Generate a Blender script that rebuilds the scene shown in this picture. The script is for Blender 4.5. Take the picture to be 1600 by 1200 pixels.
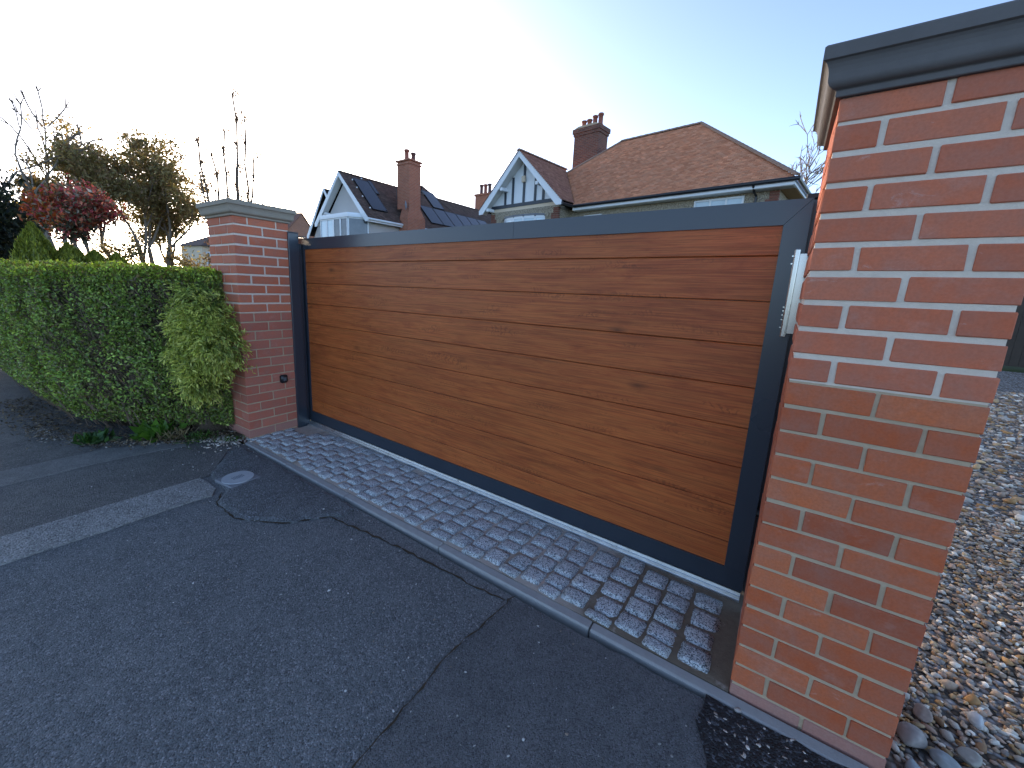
import bpy, math, random
import numpy as np
from mathutils import Vector, Matrix

for o in list(bpy.data.objects): bpy.data.objects.remove(o)
SC = bpy.context.scene
COL = SC.collection
rad = math.radians

# ------------------------------------------------------------------ camera
CAM = (-0.0053, -1.4571, 1.2769)
yaw, pitch, roll = -0.6469, -0.1995, 0.0373
f_ = Vector((math.sin(yaw)*math.cos(pitch), math.cos(yaw)*math.cos(pitch), math.sin(pitch)))
rt = Vector((math.cos(yaw), -math.sin(yaw), 0)); up_ = rt.cross(f_)
r2 = rt*math.cos(roll)+up_*math.sin(roll); u2 = -rt*math.sin(roll)+up_*math.cos(roll)
cd = bpy.data.cameras.new('camera'); cam = bpy.data.objects.new('camera', cd); COL.objects.link(cam)
m = Matrix((r2, u2, -f_)).transposed().to_4x4(); m.translation = CAM
cam.matrix_world = m
cd.sensor_fit = 'HORIZONTAL'; cd.sensor_width = 36; cd.lens = 638.16/1600*36
cd.shift_x = (800-754.03)/1600; cd.shift_y = -(600-580.35)/1600
cd.clip_start = 0.05; cd.clip_end = 3000
SC.camera = cam

# ------------------------------------------------------------------ light
SUN_EL, SUN_AZ = rad(8.5), math.atan2(-0.88, 0.45)      # azimuth from +Y towards +X
wd = bpy.data.worlds.new('World'); SC.world = wd; wd.use_nodes = True
nt = wd.node_tree; bg = nt.nodes['Background']
sky = nt.nodes.new('ShaderNodeTexSky'); sky.sky_type = 'NISHITA'; sky.sun_disc = False
sky.sun_elevation = SUN_EL; sky.sun_rotation = SUN_AZ
sky.altitude = 50; sky.air_density = 0.4; sky.dust_density = 0.7; sky.ozone_density = 0.6
nt.links.new(sky.outputs[0], bg.inputs[0]); bg.inputs[1].default_value = 0.15
sl = bpy.data.lights.new('sun', 'SUN'); sl.energy = 1.5; sl.angle = rad(10); sl.color = (1.0, 0.80, 0.58)
so = bpy.data.objects.new('sun', sl); COL.objects.link(so)
sd = Vector((math.sin(SUN_AZ)*math.cos(SUN_EL), math.cos(SUN_AZ)*math.cos(SUN_EL), math.sin(SUN_EL)))
so.rotation_euler = sd.to_track_quat('Z', 'Y').to_euler()
vs = SC.view_settings; vs.view_transform = 'Standard'; vs.look = 'None'; vs.exposure = 2.15; vs.gamma = 1
vs.use_curve_mapping = False

# ------------------------------------------------------------------ helpers
def tag(o, label=None, cat=None, group=None, kind=None):
    if label: o['label'] = label
    if cat: o['category'] = cat
    if group: o['group'] = group
    if kind: o['kind'] = kind
    return o

def empty(name, loc, label, cat, rz=0, group=None):
    o = bpy.data.objects.new(name, None); COL.objects.link(o)
    o.location = loc; o.rotation_euler = (0, 0, rz); o.empty_display_size = 0.1
    return tag(o, label, cat, group)

def link(name, me, parent=None, loc=(0, 0, 0), rot=(0, 0, 0), scale=(1, 1, 1)):
    o = bpy.data.objects.new(name, me); COL.objects.link(o)
    o.parent = parent; o.location = loc; o.rotation_euler = rot; o.scale = scale
    return o

def mesh_np(name, V, F, mat, cols=None, smooth=False):
    """fast mesh: V (n,3), F (m,k) constant k; cols (n,3) point colours"""
    V = np.asarray(V, dtype=np.float32); F = np.asarray(F, dtype=np.int32)
    me = bpy.data.meshes.new(name); k = F.shape[1]
    me.vertices.add(len(V)); me.vertices.foreach_set('co', V.ravel())
    me.loops.add(F.size); me.loops.foreach_set('vertex_index', F.ravel())
    me.polygons.add(len(F)); me.polygons.foreach_set('loop_start', np.arange(0, F.size, k, dtype=np.int32))
    me.polygons.foreach_set('loop_total', np.full(len(F), k, dtype=np.int32))
    if smooth: me.polygons.foreach_set('use_smooth', np.ones(len(F), dtype=bool))
    me.update(calc_edges=True)
    if cols is not None:
        a = me.color_attributes.new('col', 'FLOAT_COLOR', 'POINT')
        c = np.ones((len(V), 4), dtype=np.float32); c[:, :3] = cols
        a.data.foreach_set('color', c.ravel())
    me.materials.append(mat)
    return me

class MB:
    def __init__(s): s.v = []; s.f = []
    def add(s, vs, fs):
        o = len(s.v); s.v += [tuple(p) for p in vs]; s.f += [tuple(i+o for i in f) for f in fs]; return s
    def box(s, a, b):
        (x0, y0, z0), (x1, y1, z1) = a, b
        return s.add([(x0,y0,z0),(x1,y0,z0),(x1,y1,z0),(x0,y1,z0),(x0,y0,z1),(x1,y0,z1),(x1,y1,z1),(x0,y1,z1)],
                     [(0,3,2,1),(4,5,6,7),(0,1,5,4),(1,2,6,5),(2,3,7,6),(3,0,4,7)])
    def cbox(s, a, b, c=.003, rng=None, j=0.):
        """box with chamfered edges and corners"""
        lo, hi = Vector(a), Vector(b); V = []; idx = {}
        for sx in (0, 1):
            for sy in (0, 1):
                for sz in (0, 1):
                    for ax in range(3):
                        p = [hi[i] if t else lo[i] for i, t in enumerate((sx, sy, sz))]
                        for i, t in enumerate((sx, sy, sz)):
                            if i != ax: p[i] += -c if t else c
                        if rng: p = [q+rng.uniform(-j, j) for q in p]
                        idx[sx, sy, sz, ax] = len(V); V.append(p)
        F = []
        B = (0, 1)
        F += [[idx[t,y,z,0] for y, z in ((0,0),(1,0),(1,1),(0,1))][::(1 if t else -1)] for t in B]
        F += [[idx[x,t,z,1] for x, z in ((0,0),(0,1),(1,1),(1,0))][::(1 if t else -1)] for t in B]
        F += [[idx[x,y,t,2] for x, y in ((0,0),(1,0),(1,1),(0,1))][::(1 if t else -1)] for t in B]
        for p in B:
            for q in B:
                F.append([idx[0,p,q,1], idx[0,p,q,2], idx[1,p,q,2], idx[1,p,q,1]][::(1 if p == q else -1)])
                F.append([idx[p,0,q,2], idx[p,0,q,0], idx[p,1,q,0], idx[p,1,q,2]][::(1 if p == q else -1)])
                F.append([idx[p,q,0,0], idx[p,q,0,1], idx[p,q,1,1], idx[p,q,1,0]][::(1 if p == q else -1)])
                for r in B:
                    t = [idx[p,q,r,0], idx[p,q,r,1], idx[p,q,r,2]]
                    F.append(t if (p+q+r) % 2 else t[::-1])
        return s.add(V, F)
    def tube(s, pts, rs, n=6, cap=True):
        pts = [Vector(p) for p in pts]; base = len(s.v); prev = None
        for i, p in enumerate(pts):
            d = (pts[min(i+1, len(pts)-1)]-pts[max(i-1, 0)])
            if d.length < 1e-9: d = Vector((0, 0, 1))
            d.normalize()
            a = prev - d*prev.dot(d) if prev else d.orthogonal()
            if a.length < 1e-6: a = d.orthogonal()
            a.normalize(); prev = a; b = d.cross(a); r = rs[i] if hasattr(rs, '__len__') else rs
            for k in range(n):
                t = 2*math.pi*k/n; q = p+(a*math.cos(t)+b*math.sin(t))*r; s.v.append((q.x, q.y, q.z))
        for i in range(len(pts)-1):
            for k in range(n):
                k2 = (k+1) % n; o = base+i*n
                s.f.append((o+k, o+k2, o+n+k2, o+n+k))
        if cap:
            s.f.append(tuple(base+k for k in range(n))[::-1]); o = base+(len(pts)-1)*n
            s.f.append(tuple(o+k for k in range(n)))
        return s
    def prism(s, poly, axis, lo, hi):
        """poly: 2d points, extruded along axis 0/1/2"""
        n = len(poly)
        def P(p, t):
            q = [p[0], p[1]]; q.insert(axis, t); return tuple(q)
        return s.add([P(p, lo) for p in poly]+[P(p, hi) for p in poly],
                     [tuple(range(n))[::-1], tuple(range(n, 2*n))]+[(i, (i+1) % n, n+(i+1) % n, n+i) for i in range(n)])
    def quad(s, *p): return s.add(p, [tuple(range(len(p)))])
    def mesh(s, name, mat, smooth=False):
        me = bpy.data.meshes.new(name); me.from_pydata(s.v, [], s.f); me.validate()
        import bmesh
        bm = bmesh.new(); bm.from_mesh(me); bmesh.ops.recalc_face_normals(bm, faces=bm.faces); bm.to_mesh(me); bm.free()
        if smooth: me.polygons.foreach_set('use_smooth', [True]*len(me.polygons))
        me.materials.append(mat); me.update(); return me
    def build(s, name, mat, parent=None, smooth=False, org=(0, 0, 0), rz=0):
        if org != (0, 0, 0): s.v = [(x-org[0], y-org[1], z-org[2]) for x, y, z in s.v]
        return link(name, s.mesh(name, mat, smooth), parent, org if parent is None or org == (0, 0, 0) else org, (0, 0, rz))

# ------------------------------------------------------------------ materials
class MT:
    def __init__(s, name, rough=.7, spec=.5, metal=0.):
        s.m = bpy.data.materials.new(name); s.m.use_nodes = True; s.t = s.m.node_tree
        s.b = s.t.nodes['Principled BSDF']
        s.b.inputs['Roughness'].default_value = rough; s.b.inputs['Metallic'].default_value = metal
        s.b.inputs['Specular IOR Level'].default_value = spec
        s.tc = s.t.nodes.new('ShaderNodeTexCoord'); s.oi = None
    def n(s, typ, **kw):
        nd = s.t.nodes.new('ShaderNode'+typ)
        for k, v in kw.items():
            if k in nd.inputs.keys() or k.replace('_', ' ') in nd.inputs.keys():
                key = k if k in nd.inputs.keys() else k.replace('_', ' ')
                if isinstance(v, bpy.types.NodeSocket): s.t.links.new(v, nd.inputs[key])
                else: nd.inputs[key].default_value = v
            else: setattr(nd, k, v)
        return nd
    def obj(s, scale=(1, 1, 1), shift=0.):
        """object coordinates, shifted per object"""
        if not s.oi: s.oi = s.n('ObjectInfo')
        mp = s.n('Mapping'); s.t.links.new(s.tc.outputs['Object'], mp.inputs['Vector']); mp.inputs['Scale'].default_value = scale
        if shift:
            mu = s.n('VectorMath', operation='SCALE'); cx = s.n('CombineXYZ')
            for i in range(3): s.t.links.new(s.oi.outputs['Random'], cx.inputs[i])
            s.t.links.new(cx.outputs[0], mu.inputs[0]); mu.inputs['Scale'].default_value = shift
            s.t.links.new(mu.outputs[0], mp.inputs['Location'])
        return mp.outputs[0]
    def noise(s, vec, scale, detail=4, rough=.6, dist=0.):
        nd = s.n('TexNoise', Scale=scale, Detail=detail, Roughness=rough, Distortion=dist)
        s.t.links.new(vec, nd.inputs['Vector']); return nd.outputs['Fac']
    def voro(s, vec, scale, out='Distance', feat='F1'):
        nd = s.n('TexVoronoi', feature=feat); s.t.links.new(vec, nd.inputs['Vector']); nd.inputs['Scale'].default_value = scale
        return nd.outputs[out]
    def ramp(s, fac, stops):
        nd = s.n('ValToRGB'); s.t.links.new(fac, nd.inputs[0]); e = nd.color_ramp.elements
        while len(e) < len(stops): e.new(.5)
        for i, (p, c) in enumerate(stops):
            e[i].position = p; e[i].color = (c, c, c, 1) if not hasattr(c, '__len__') else (*c, 1)
        return nd.outputs[0]
    def mix(s, fac, a, b, mode='MIX'):
        nd = s.n('Mix', data_type='RGBA', blend_type=mode)
        for sock, v in ((nd.inputs[0], fac), (nd.inputs[6], a), (nd.inputs[7], b)):
            if isinstance(v, bpy.types.NodeSocket): s.t.links.new(v, sock)
            else: sock.default_value = v if not hasattr(v, '__len__') else (*v, 1)
        return nd.outputs[2]
    def math(s, op, a, b=0.):
        nd = s.n('Math', operation=op)
        for sock, v in zip(nd.inputs, (a, b)):
            if isinstance(v, bpy.types.NodeSocket): s.t.links.new(v, sock)
            else: sock.default_value = v
        return nd.outputs[0]
    def rand(s):
        if not s.oi: s.oi = s.n('ObjectInfo')
        return s.oi.outputs['Random']
    def attr(s, name='col'):
        nd = s.n('Attribute', attribute_name=name); return nd.outputs['Color']
    def color(s, c):
        if isinstance(c, bpy.types.NodeSocket): s.t.links.new(c, s.b.inputs['Base Color'])
        else: s.b.inputs['Base Color'].default_value = (*c, 1)
        return s
    def rough(s, v): s.t.links.new(v, s.b.inputs['Roughness']); return s
    def bump(s, h, strength=.5, dist=.01):
        nd = s.n('Bump', Strength=strength, Distance=dist); s.t.links.new(h, nd.inputs['Height'])
        s.t.links.new(nd.outputs[0], s.b.inputs['Normal']); return s

def plain(name, c, rough=.6, metal=0., var=.12, scale=6., bump=0.):
    M = MT(name, rough, metal=metal); v = M.obj(); n = M.noise(v, scale, 6)
    M.color(M.mix(n, [x*(1-var) for x in c], [min(1, x*(1+var)) for x in c]))
    if bump: M.bump(M.noise(v, scale*12, 4), bump, .003)
    return M.m

def brick_mat(name, stops, smear=.5, dirt=(.25, .2, .17), smearcol=(.62, .56, .5)):
    M = MT(name, .82, .3); v = M.obj(shift=37.); r = M.rand()
    base = M.ramp(r, stops)
    n = M.noise(v, 14, 6, .65); base = M.mix(M.ramp(n, [(.35, 0.), (.7, .7)]), base, M.mix(.55, base, dirt), 'MIX')
    lime = M.ramp(M.noise(M.obj((1, 1, 1.6), 23.), 5, 7, .7), [(.56, 0.), (.8, .22)]); base = M.mix(lime, base, smearcol)
    fine = M.noise(v, 160, 4); base = M.mix(M.ramp(fine, [(.35, 0.), (.75, .35)]), base, [c*.6 for c in stops[0][1]])
    sm = M.ramp(M.noise(M.obj((1, 1, 2.5), 11.), 9, 9, .72, .6), [(.64, 0.), (.78, 1.)])
    base = M.mix(M.math('MULTIPLY', sm, smear), base, smearcol)
    M.color(base); M.bump(M.math('ADD', fine, M.math('MULTIPLY', n, 1.5)), .35, .002)
    return M.m

def asphalt_mat(name, dark, light, agg=260., stone=(.30, .30, .31), stoneamt=.8, rough=.85):
    M = MT(name, rough, .35); v = M.obj()
    big = M.noise(v, 1.3, 5, .6); mid = M.noise(v, 9, 6, .7)
    base = M.mix(M.ramp(big, [(.3, 0.), (.7, 1.)]), dark, light)
    base = M.mix(M.math('MULTIPLY', M.ramp(mid, [(.4, 0.), (.7, 1.)]), .5), base, [c*.62 for c in dark])
    cell = M.voro(v, agg, 'Color'); sep = M.n('SeparateColor'); M.t.links.new(cell, sep.inputs[0])
    base = M.mix(M.math('MULTIPLY', M.ramp(sep.outputs[0], [(.72, 0.), (.95, 1.)]), stoneamt), base, stone)
    base = M.mix(M.math('MULTIPLY', M.ramp(sep.outputs[1], [(.6, 0.), (.95, 1.)]), .7), base, [c*.3 for c in dark])
    d = M.voro(v, agg, 'Distance'); d2 = M.noise(v, agg*.45, 3)
    M.color(base); M.bump(M.math('ADD', M.math('MULTIPLY', d, -1.), M.math('MULTIPLY', d2, 1.6)), .9, .006)
    M.rough(M.ramp(mid, [(.3, rough-.15), (.7, rough+.08)]))
    return M.m

def leaf_mat(name, trans=.4, gloss=.45, tint=(1.1, 1.15, .5)):
    M = MT(name, gloss, .4); c = M.attr(); M.color(c)
    tr = M.n('BsdfTranslucent'); M.t.links.new(M.mix(1., c, tint, 'MULTIPLY'), tr.inputs[0])
    mx = M.n('MixShader'); mx.inputs[0].default_value = trans
    M.t.links.new(M.b.outputs[0], mx.inputs[1]); M.t.links.new(tr.outputs[0], mx.inputs[2])
    M.t.links.new(mx.outputs[0], M.t.nodes['Material Output'].inputs['Surface']); return M.m

def attr_mat(name, rough=.8, var=.35, scale=40., bump=.4):
    M = MT(name, rough, .3); c = M.attr(); v = M.obj(); n = M.noise(v, scale, 5, .65)
    M.color(M.mix(M.math('MULTIPLY', n, var*1.6), c, M.mix(.75, c, (.03, .03, .03)))); M.bump(n, bump, .004); return M.m

X = {}
X['brick_new'] = brick_mat('brick_new', [(0., (.54, .140, .066)), (.5, (.59, .160, .078)), (1., (.63, .185, .093))], .55)
X['brick_old'] = brick_mat('brick_old', [(0., (.40, .088, .034)), (.5, (.52, .120, .042)), (1., (.60, .160, .060))], .4)
X['brick_left'] = brick_mat('brick_left', [(0., (.46, .13, .080)), (.5, (.51, .15, .092)), (1., (.55, .18, .115))], .5)
X['brick_lime'] = brick_mat('brick_lime', [(0., (.40, .17, .13)), (1., (.46, .25, .20))], .9, smearcol=(.55, .45, .40))
def mortar(name, a, b):
    M = MT(name, .95, .2); v = M.obj(); n = M.noise(v, 22, 8, .7)
    M.color(M.mix(n, a, b)); M.bump(M.noise(v, 150, 6, .7), .6, .004); return M.m
X['mortar_pale'] = mortar('mortar_pale', (.60, .48, .37), (.82, .70, .57))
X['mortar_tan'] = mortar('mortar_tan', (.38, .28, .18), (.58, .45, .31))

M = MT('coping', .75, .4); v = M.obj(); n = M.noise(v, 7, 8, .7)
M.color(M.mix(n, (.085, .078, .075), (.16, .145, .135))); M.bump(M.noise(v, 90, 6, .7), .35, .003); X['coping'] = M.m
M = MT('coping_pale', .8, .3); v = M.obj(); n = M.noise(v, 7, 8, .7)
M.color(M.mix(n, (.26, .215, .16), (.38, .32, .25))); M.bump(M.noise(v, 90, 6, .7), .35, .003); X['coping_pale'] = M.m

# woodgrain boards
M = MT('woodgrain', .42, .35)
g1 = M.noise(M.obj((1.6, 1, 14.), 53.), 1.7, 9, .68, 1.3)
base = M.ramp(g1, [(.28, (.30, .062, .016)), (.44, (.46, .108, .027)), (.58, (.54, .145, .036)), (.75, (.37, .080, .020))])
big = M.noise(M.obj((1.3, 1, 1.6), 13.), .9, 3, .5); base = M.mix(M.ramp(big, [(.35, .25), (.65, 0.)]), base, (.20, .05, .016))
g2 = M.noise(M.obj((2.2, 1, 110.), 17.), 1.6, 5, .6, .3)
base = M.mix(M.ramp(g2, [(.36, .5), (.58, 0.)]), base, (.13, .040, .011))
wv = M.n('TexWave', wave_type='BANDS', bands_direction='X', Scale=9., Distortion=16., Detail=5., Detail_Scale=2.2)
M.t.links.new(M.obj((1, 1, 1.4), 29.), wv.inputs['Vector'])
mask = M.ramp(M.noise(M.obj((2.2, 1, 11.), 71.), 1.5, 2, .5), [(.58, 0.), (.68, 1.)])
base = M.mix(M.math('MULTIPLY', M.math('MULTIPLY', M.ramp(wv.outputs['Fac'], [(.5, 0.), (.9, 1.)]), mask), .45), base, (.12, .034, .010))
kn = M.voro(M.obj((2.2, 1, 5.0), 91.), 1.0)
base = M.mix(M.ramp(kn, [(.0, .8), (.04, .5), (.13, 0.)]), base, (.075, .024, .008))
M.color(base); M.bump(g2, .12, .0015); M.rough(M.ramp(g2, [(.3, .5), (.7, .38)])); X['wood'] = M.m

M = MT('anthracite', .38, .75); v = M.obj(); n = M.noise(v, 3, 5)
M.color(M.mix(n, (.022, .031, .044), (.028, .038, .053))); M.rough(M.ramp(M.noise(v, 1.5, 4, .5), [(.3, .27), (.7, .31)])); X['anthracite'] = M.m
M = MT('galvanised', .34, .5, 1.); v = M.obj(); n = M.noise(v, 30, 6, .7)
M.color(M.mix(n, (.52, .55, .58), (.74, .77, .80))); M.rough(M.ramp(n, [(.3, .25), (.7, .48)])); X['galv'] = M.m
M = MT('stainless', .22, .5, 1.); v = M.obj((1, 1, 60)); n = M.noise(v, 5, 5)
M.color(M.mix(n, (.42, .42, .41), (.56, .55, .54))); X['steel'] = M.m
X['black'] = plain('black_plastic', (.012, .012, .013), .35)

# granite setts
M = MT('granite', .72, .45); v = M.obj((.1, .1, 1), 19.)
sp = M.noise(v, 210, 4, .75); cell = M.voro(v, 300, 'Color'); sep = M.n('SeparateColor'); M.t.links.new(cell, sep.inputs[0])
base = M.mix(M.rand(), (.38, .43, .45), (.53, .57, .59))
base = M.mix(M.ramp(sep.outputs[0], [(.45, 0.), (.55, .9)]), base, (.055, .062, .075))
base = M.mix(M.ramp(sep.outputs[1], [(.66, 0.), (.76, .85)]), base, (.62, .63, .64))
base = M.mix(M.ramp(M.noise(v, 16, 6, .7), [(.56, 0.), (.76, .5)]), base, (.40, .34, .29))
M.color(base); M.bump(M.math('ADD', sp, M.noise(v, 60, 4)), .6, .005); X['granite'] = M.m

M = MT('sett_mortar', .95, .2); v = M.obj(); n = M.noise(v, 6, 8, .7)
sepx = M.n('SeparateXYZ'); M.t.links.new(M.tc.outputs['Object'], sepx.inputs[0])
soil = M.mix(M.noise(v, 35, 7, .75), (.11, .088, .062), (.28, .225, .165))
mor = M.mix(n, (.34, .29, .245), (.54, .47, .41))
e = M.math('ADD', sepx.outputs[0], M.math('MULTIPLY', n, .35))
mm = M.ramp(M.math('MULTIPLY', M.math('ADD', e, 1.2), 1.), [(.75, 0.), (.86, 1.)])
patch = M.ramp(M.noise(v, 2.6, 5, .6), [(.56, 0.), (.64, .8)])
M.color(M.mix(mm, M.mix(patch, mor, soil), M.mix(M.ramp(n, [(.60, 0.), (.66, .7)]), soil, mor)))
M.bump(M.noise(v, 120, 7, .75), .8, .01); X['bed'] = M.m

X['concrete'] = mortar('concrete_edging', (.24, .24, .235), (.38, .375, .365))
X['asphalt_old'] = asphalt_mat('asphalt_old', (.140, .149, .153), (.178, .186, .189), 190.)
X['asphalt_smooth'] = asphalt_mat('asphalt_smooth', (.126, .129, .133), (.155, .157, .160), 240., stone=(.22, .22, .24), stoneamt=.55)
X['asphalt_path'] = asphalt_mat('asphalt_path', (.122, .120, .116), (.160, .156, .151), 170., stone=(.26, .25, .24), stoneamt=.55)
X['asphalt_new'] = asphalt_mat('asphalt_new', (.010, .011, .013), (.017, .018, .021), 150., stone=(.12, .13, .15), stoneamt=.8, rough=.6)
X['asphalt_patch'] = asphalt_mat('asphalt_patch', (.11, .118, .124), (.15, .157, .162), 130., stone=(.22, .24, .26), stoneamt=.8)
X['aggregate'] = asphalt_mat('aggregate_strip', (.23, .23, .225), (.30, .30, .29), 120., stone=(.40, .39, .38), stoneamt=.7)
X['band'] = asphalt_mat('worn_band', (.19, .19, .187), (.24, .24, .235), 240., stone=(.24, .235, .23), stoneamt=.4)
M = MT('earth', 1., .1); v = M.obj(); n = M.noise(v, 5, 9, .75)
M.color(M.mix(n, (.035, .026, .018), (.12, .09, .062))); M.bump(M.noise(v, 60, 8, .75), .9, .02); X['earth'] = M.m
M = MT('grass_ground', 1., .1); v = M.obj(); n = M.noise(v, .8, 8, .7)
M.color(M.mix(n, (.03, .045, .015), (.07, .085, .03))); X['field'] = M.m
M = MT('gravel_base', .95, .2); v = M.obj(); c = M.voro(v, 42, 'Color'); d = M.voro(v, 42, 'Distance')
sep = M.n('SeparateColor'); M.t.links.new(c, sep.inputs[0])
base = M.ramp(sep.outputs[0], [(0., (.10, .075, .055)), (.3, (.26, .20, .15)), (.6, (.36, .32, .29)), (1., (.5, .48, .47))])
M.color(M.mix(M.ramp(d, [(.3, 0.), (.7, .8)]), base, (.04, .032, .026))); M.bump(M.math('MULTIPLY', d, -1.), 1., .02); X['gravel'] = M.m
X['pebble'] = attr_mat('pebble', .7, .3, 60., .3)
X['litter'] = attr_mat('leaf_litter', .9, .3, 30., .2)
X['leaf'] = leaf_mat('hedge_leaf', .38, .38)
X['leaf_tree'] = leaf_mat('tree_leaf', .55, .5, (1.2, 1.1, .6))
X['leaf_red'] = leaf_mat('red_leaf', .42, .45, (1.3, .9, .6))
X['bark'] = plain('bark', (.085, .062, .045), .95, var=.5, scale=9., bump=.8)
X['bark_grey'] = plain('bark_grey', (.22, .175, .135), .95, var=.45, scale=9., bump=.8)
X['twig'] = plain('twig', (.16, .11, .075), .9, var=.4, scale=20.)
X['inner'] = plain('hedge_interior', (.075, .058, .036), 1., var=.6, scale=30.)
X['white'] = plain('white_paint', (.76, .78, .79), .45, var=.04)
X['soffit'] = plain('soffit_white', (.66, .65, .62), .6, var=.08)
X['timber_dark'] = plain('dark_timber', (.035, .045, .058), .5, var=.15)
X['stained'] = plain('stained_timber', (.42, .24, .11), .8, var=.25, scale=4.)
M = MT('pebbledash', .95, .2); v = M.obj(); d = M.voro(v, 26); n = M.noise(v, 1.2, 5)
M.color(M.mix(M.ramp(d, [(.2, 0.), (.75, .8)]), M.mix(n, (.46, .39, .29), (.56, .49, .37)), (.17, .14, .10))); M.bump(M.math('MULTIPLY', d, -1.), .9, .03); X['dash'] = M.m
X['render'] = plain('grey_render', (.50, .47, .44), .9, var=.08, scale=2., bump=.3)
X['cream'] = plain('cream_render', (.68, .55, .40), .9, var=.08, scale=2.)
X['lead'] = plain('lead', (.17, .18, .2), .6)
X['pvc_black'] = plain('black_gutter', (.012, .012, .014), .35)
def brickwall(name, a, b, mo, bw=.225, bh=.075, rot=0):
    M = MT(name, .9, .25); v = M.tc.outputs['Object']
    sx = M.n('SeparateXYZ'); M.t.links.new(v, sx.inputs[0]); cx = M.n('CombineXYZ')
    M.t.links.new(M.math('ADD', sx.outputs[0], sx.outputs[1]), cx.inputs[0]); M.t.links.new(sx.outputs[2], cx.inputs[1])
    bt = M.n('TexBrick', Scale=1., Brick_Width=bw, Row_Height=bh, Mortar_Size=.009, Bias=0.)
    bt.inputs['Color1'].default_value = (*a, 1); bt.inputs['Color2'].default_value = (*b, 1); bt.inputs['Mortar'].default_value = (*mo, 1)
    M.t.links.new(cx.outputs[0], bt.inputs['Vector'])
    n = M.noise(M.obj(), 3, 7, .7); M.color(M.mix(M.math('MULTIPLY', n, .45), bt.outputs['Color'], (.07, .05, .04)))
    M.bump(M.math('MULTIPLY', bt.outputs['Fac'], -1.), .8, .012); return M.m
X['chimney_dark'] = brickwall('weathered_chimney_brick', (.26, .095, .06), (.15, .06, .045), (.23, .19, .16))
X['chimney_red'] = brickwall('red_chimney_brick', (.55, .19, .10), (.46, .145, .08), (.46, .31, .23))
X['gable_brick'] = brickwall('pink_gable_brick', (.46, .20, .12), (.40, .17, .10), (.45, .33, .26))
X['quoin'] = brick_mat('quoin_brick', [(0., (.14, .045, .03)), (1., (.25, .075, .045))], .15)
X['pot'] = plain('terracotta_pot', (.30, .10, .065), .85, var=.3, scale=5.)
X['pot_dark'] = plain('dark_pot', (.13, .07, .06), .85, var=.3, scale=5.)
def tile_mat(name, tint):
    M = MT(name, .9, .25); c = M.attr(); n = M.noise(M.obj(), 1.4, 7, .7)
    M.color(M.mix(M.ramp(n, [(.35, 0.), (.75, .45)]), c, tint)); M.bump(M.noise(M.obj(), 40, 4), .3, .01); return M.m
X['tile'] = tile_mat('clay_tile', (.46, .24, .15)); X['tile_dark'] = tile_mat('dark_tile', (.05, .04, .038))
M = MT('glass', .06, 1.); v = M.obj(shift=5.)
M.color(M.mix(M.noise(v, 2.5, 3), (.40, .52, .56), (.62, .70, .72))); X['glass'] = M.m
X['glass_dark'] = plain('dark_glass', (.10, .11, .12), .08, var=.5, scale=3.)
M = MT('solar', .16, .7); M.color((.006, .008, .022)); X['solar'] = M.m
X['wire'] = plain('wire', (.05, .05, .05), .6)
X['fence'] = plain('fence_timber', (.062, .045, .033), .9, var=.4, scale=6.)

# ------------------------------------------------------------------ ground and paving
ZA = -.052                                   # road level
def sheet(name, poly, z, mat, th=.02, parent=None, **kw):
    mb = MB(); mb.prism(poly, 2, z-th, z); o = mb.build(name, mat, parent)
    return o
def struct(o, label, cat): return tag(o, label, cat, kind='structure')
def wob(poly, step, amp, seed):
    """subdivide a polygon outline and roughen it"""
    rng = random.Random(seed); out = []
    for i in range(len(poly)):
        a, b = Vector(poly[i]), Vector(poly[(i+1) % len(poly)]); n = max(1, int((b-a).length/step))
        for k in range(n):
            p = a.lerp(b, k/n); out.append((p.x+rng.uniform(-amp, amp), p.y+rng.uniform(-amp, amp)))
    return out

g = MB(); g.quad((-600, -600, -.10), (600, -600, -.10), (600, 600, -.10), (-600, 600, -.10))
struct(g.build('ground', X['field']), 'grassy ground running out to the horizon behind the houses', 'ground')
struct(sheet('road', [(-40, -25), (12, -25), (12, -.055), (-3.6, -.105), (-4.0, -.5), (-40, -.5)], ZA, X['asphalt_old'], .04),
       'dark worn asphalt crossing in front of the gate', 'road')
struct(sheet('footpath', wob([(-40, -25), (-3.03, -25), (-3.04, -.5), (-3.3, -.32), (-3.62, -.115), (-3.9, -.5), (-40, -.6)], .15, .004, 4), ZA+.005, X['asphalt_path'], .03),
       'brownish grey asphalt footpath running past the hedge', 'footpath')
struct(sheet('kerb_strip', wob([(-3.055, -25), (-2.735, -25), (-2.735, -.60), (-2.80, -.545), (-3.04, -.555)], .12, .006, 5), ZA+.010, X['aggregate'], .03),
       'pale exposed aggregate kerb strip crossing the asphalt on the left', 'kerb')
struct(sheet('worn_band', wob([(-4.10, -25), (-3.80, -25), (-3.80, -.75), (-3.74, -.42), (-3.88, -.40), (-4.10, -.85)], .12, .008, 6), ZA+.009, X['band'], .03),
       'pale worn band in the footpath beside the hedge', 'paving')
struct(sheet('smooth_asphalt', wob([(-.80, -.115), (-.02, -.075), (-.02, -.30), (.15, -1.3), (.15, -6), (-.78, -6), (-.79, -.93), (-.83, -.52)], .06, .006, 7), ZA+.006, X['asphalt_smooth'], .03),
       'smoother purplish asphalt strip between the seam and the new tarmac', 'asphalt')
struct(sheet('new_tarmac', wob([(-.055, -.068), (.40, -.045), (1.6, -.03), (1.6, -3), (.1, -3), (.06, -.6), (-.02, -.28), (-.075, -.18)], .04, .008, 8), ZA+.011, X['asphalt_new'], .03),
       'black fresh tarmac at the foot of the near pillar', 'tarmac')
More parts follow.
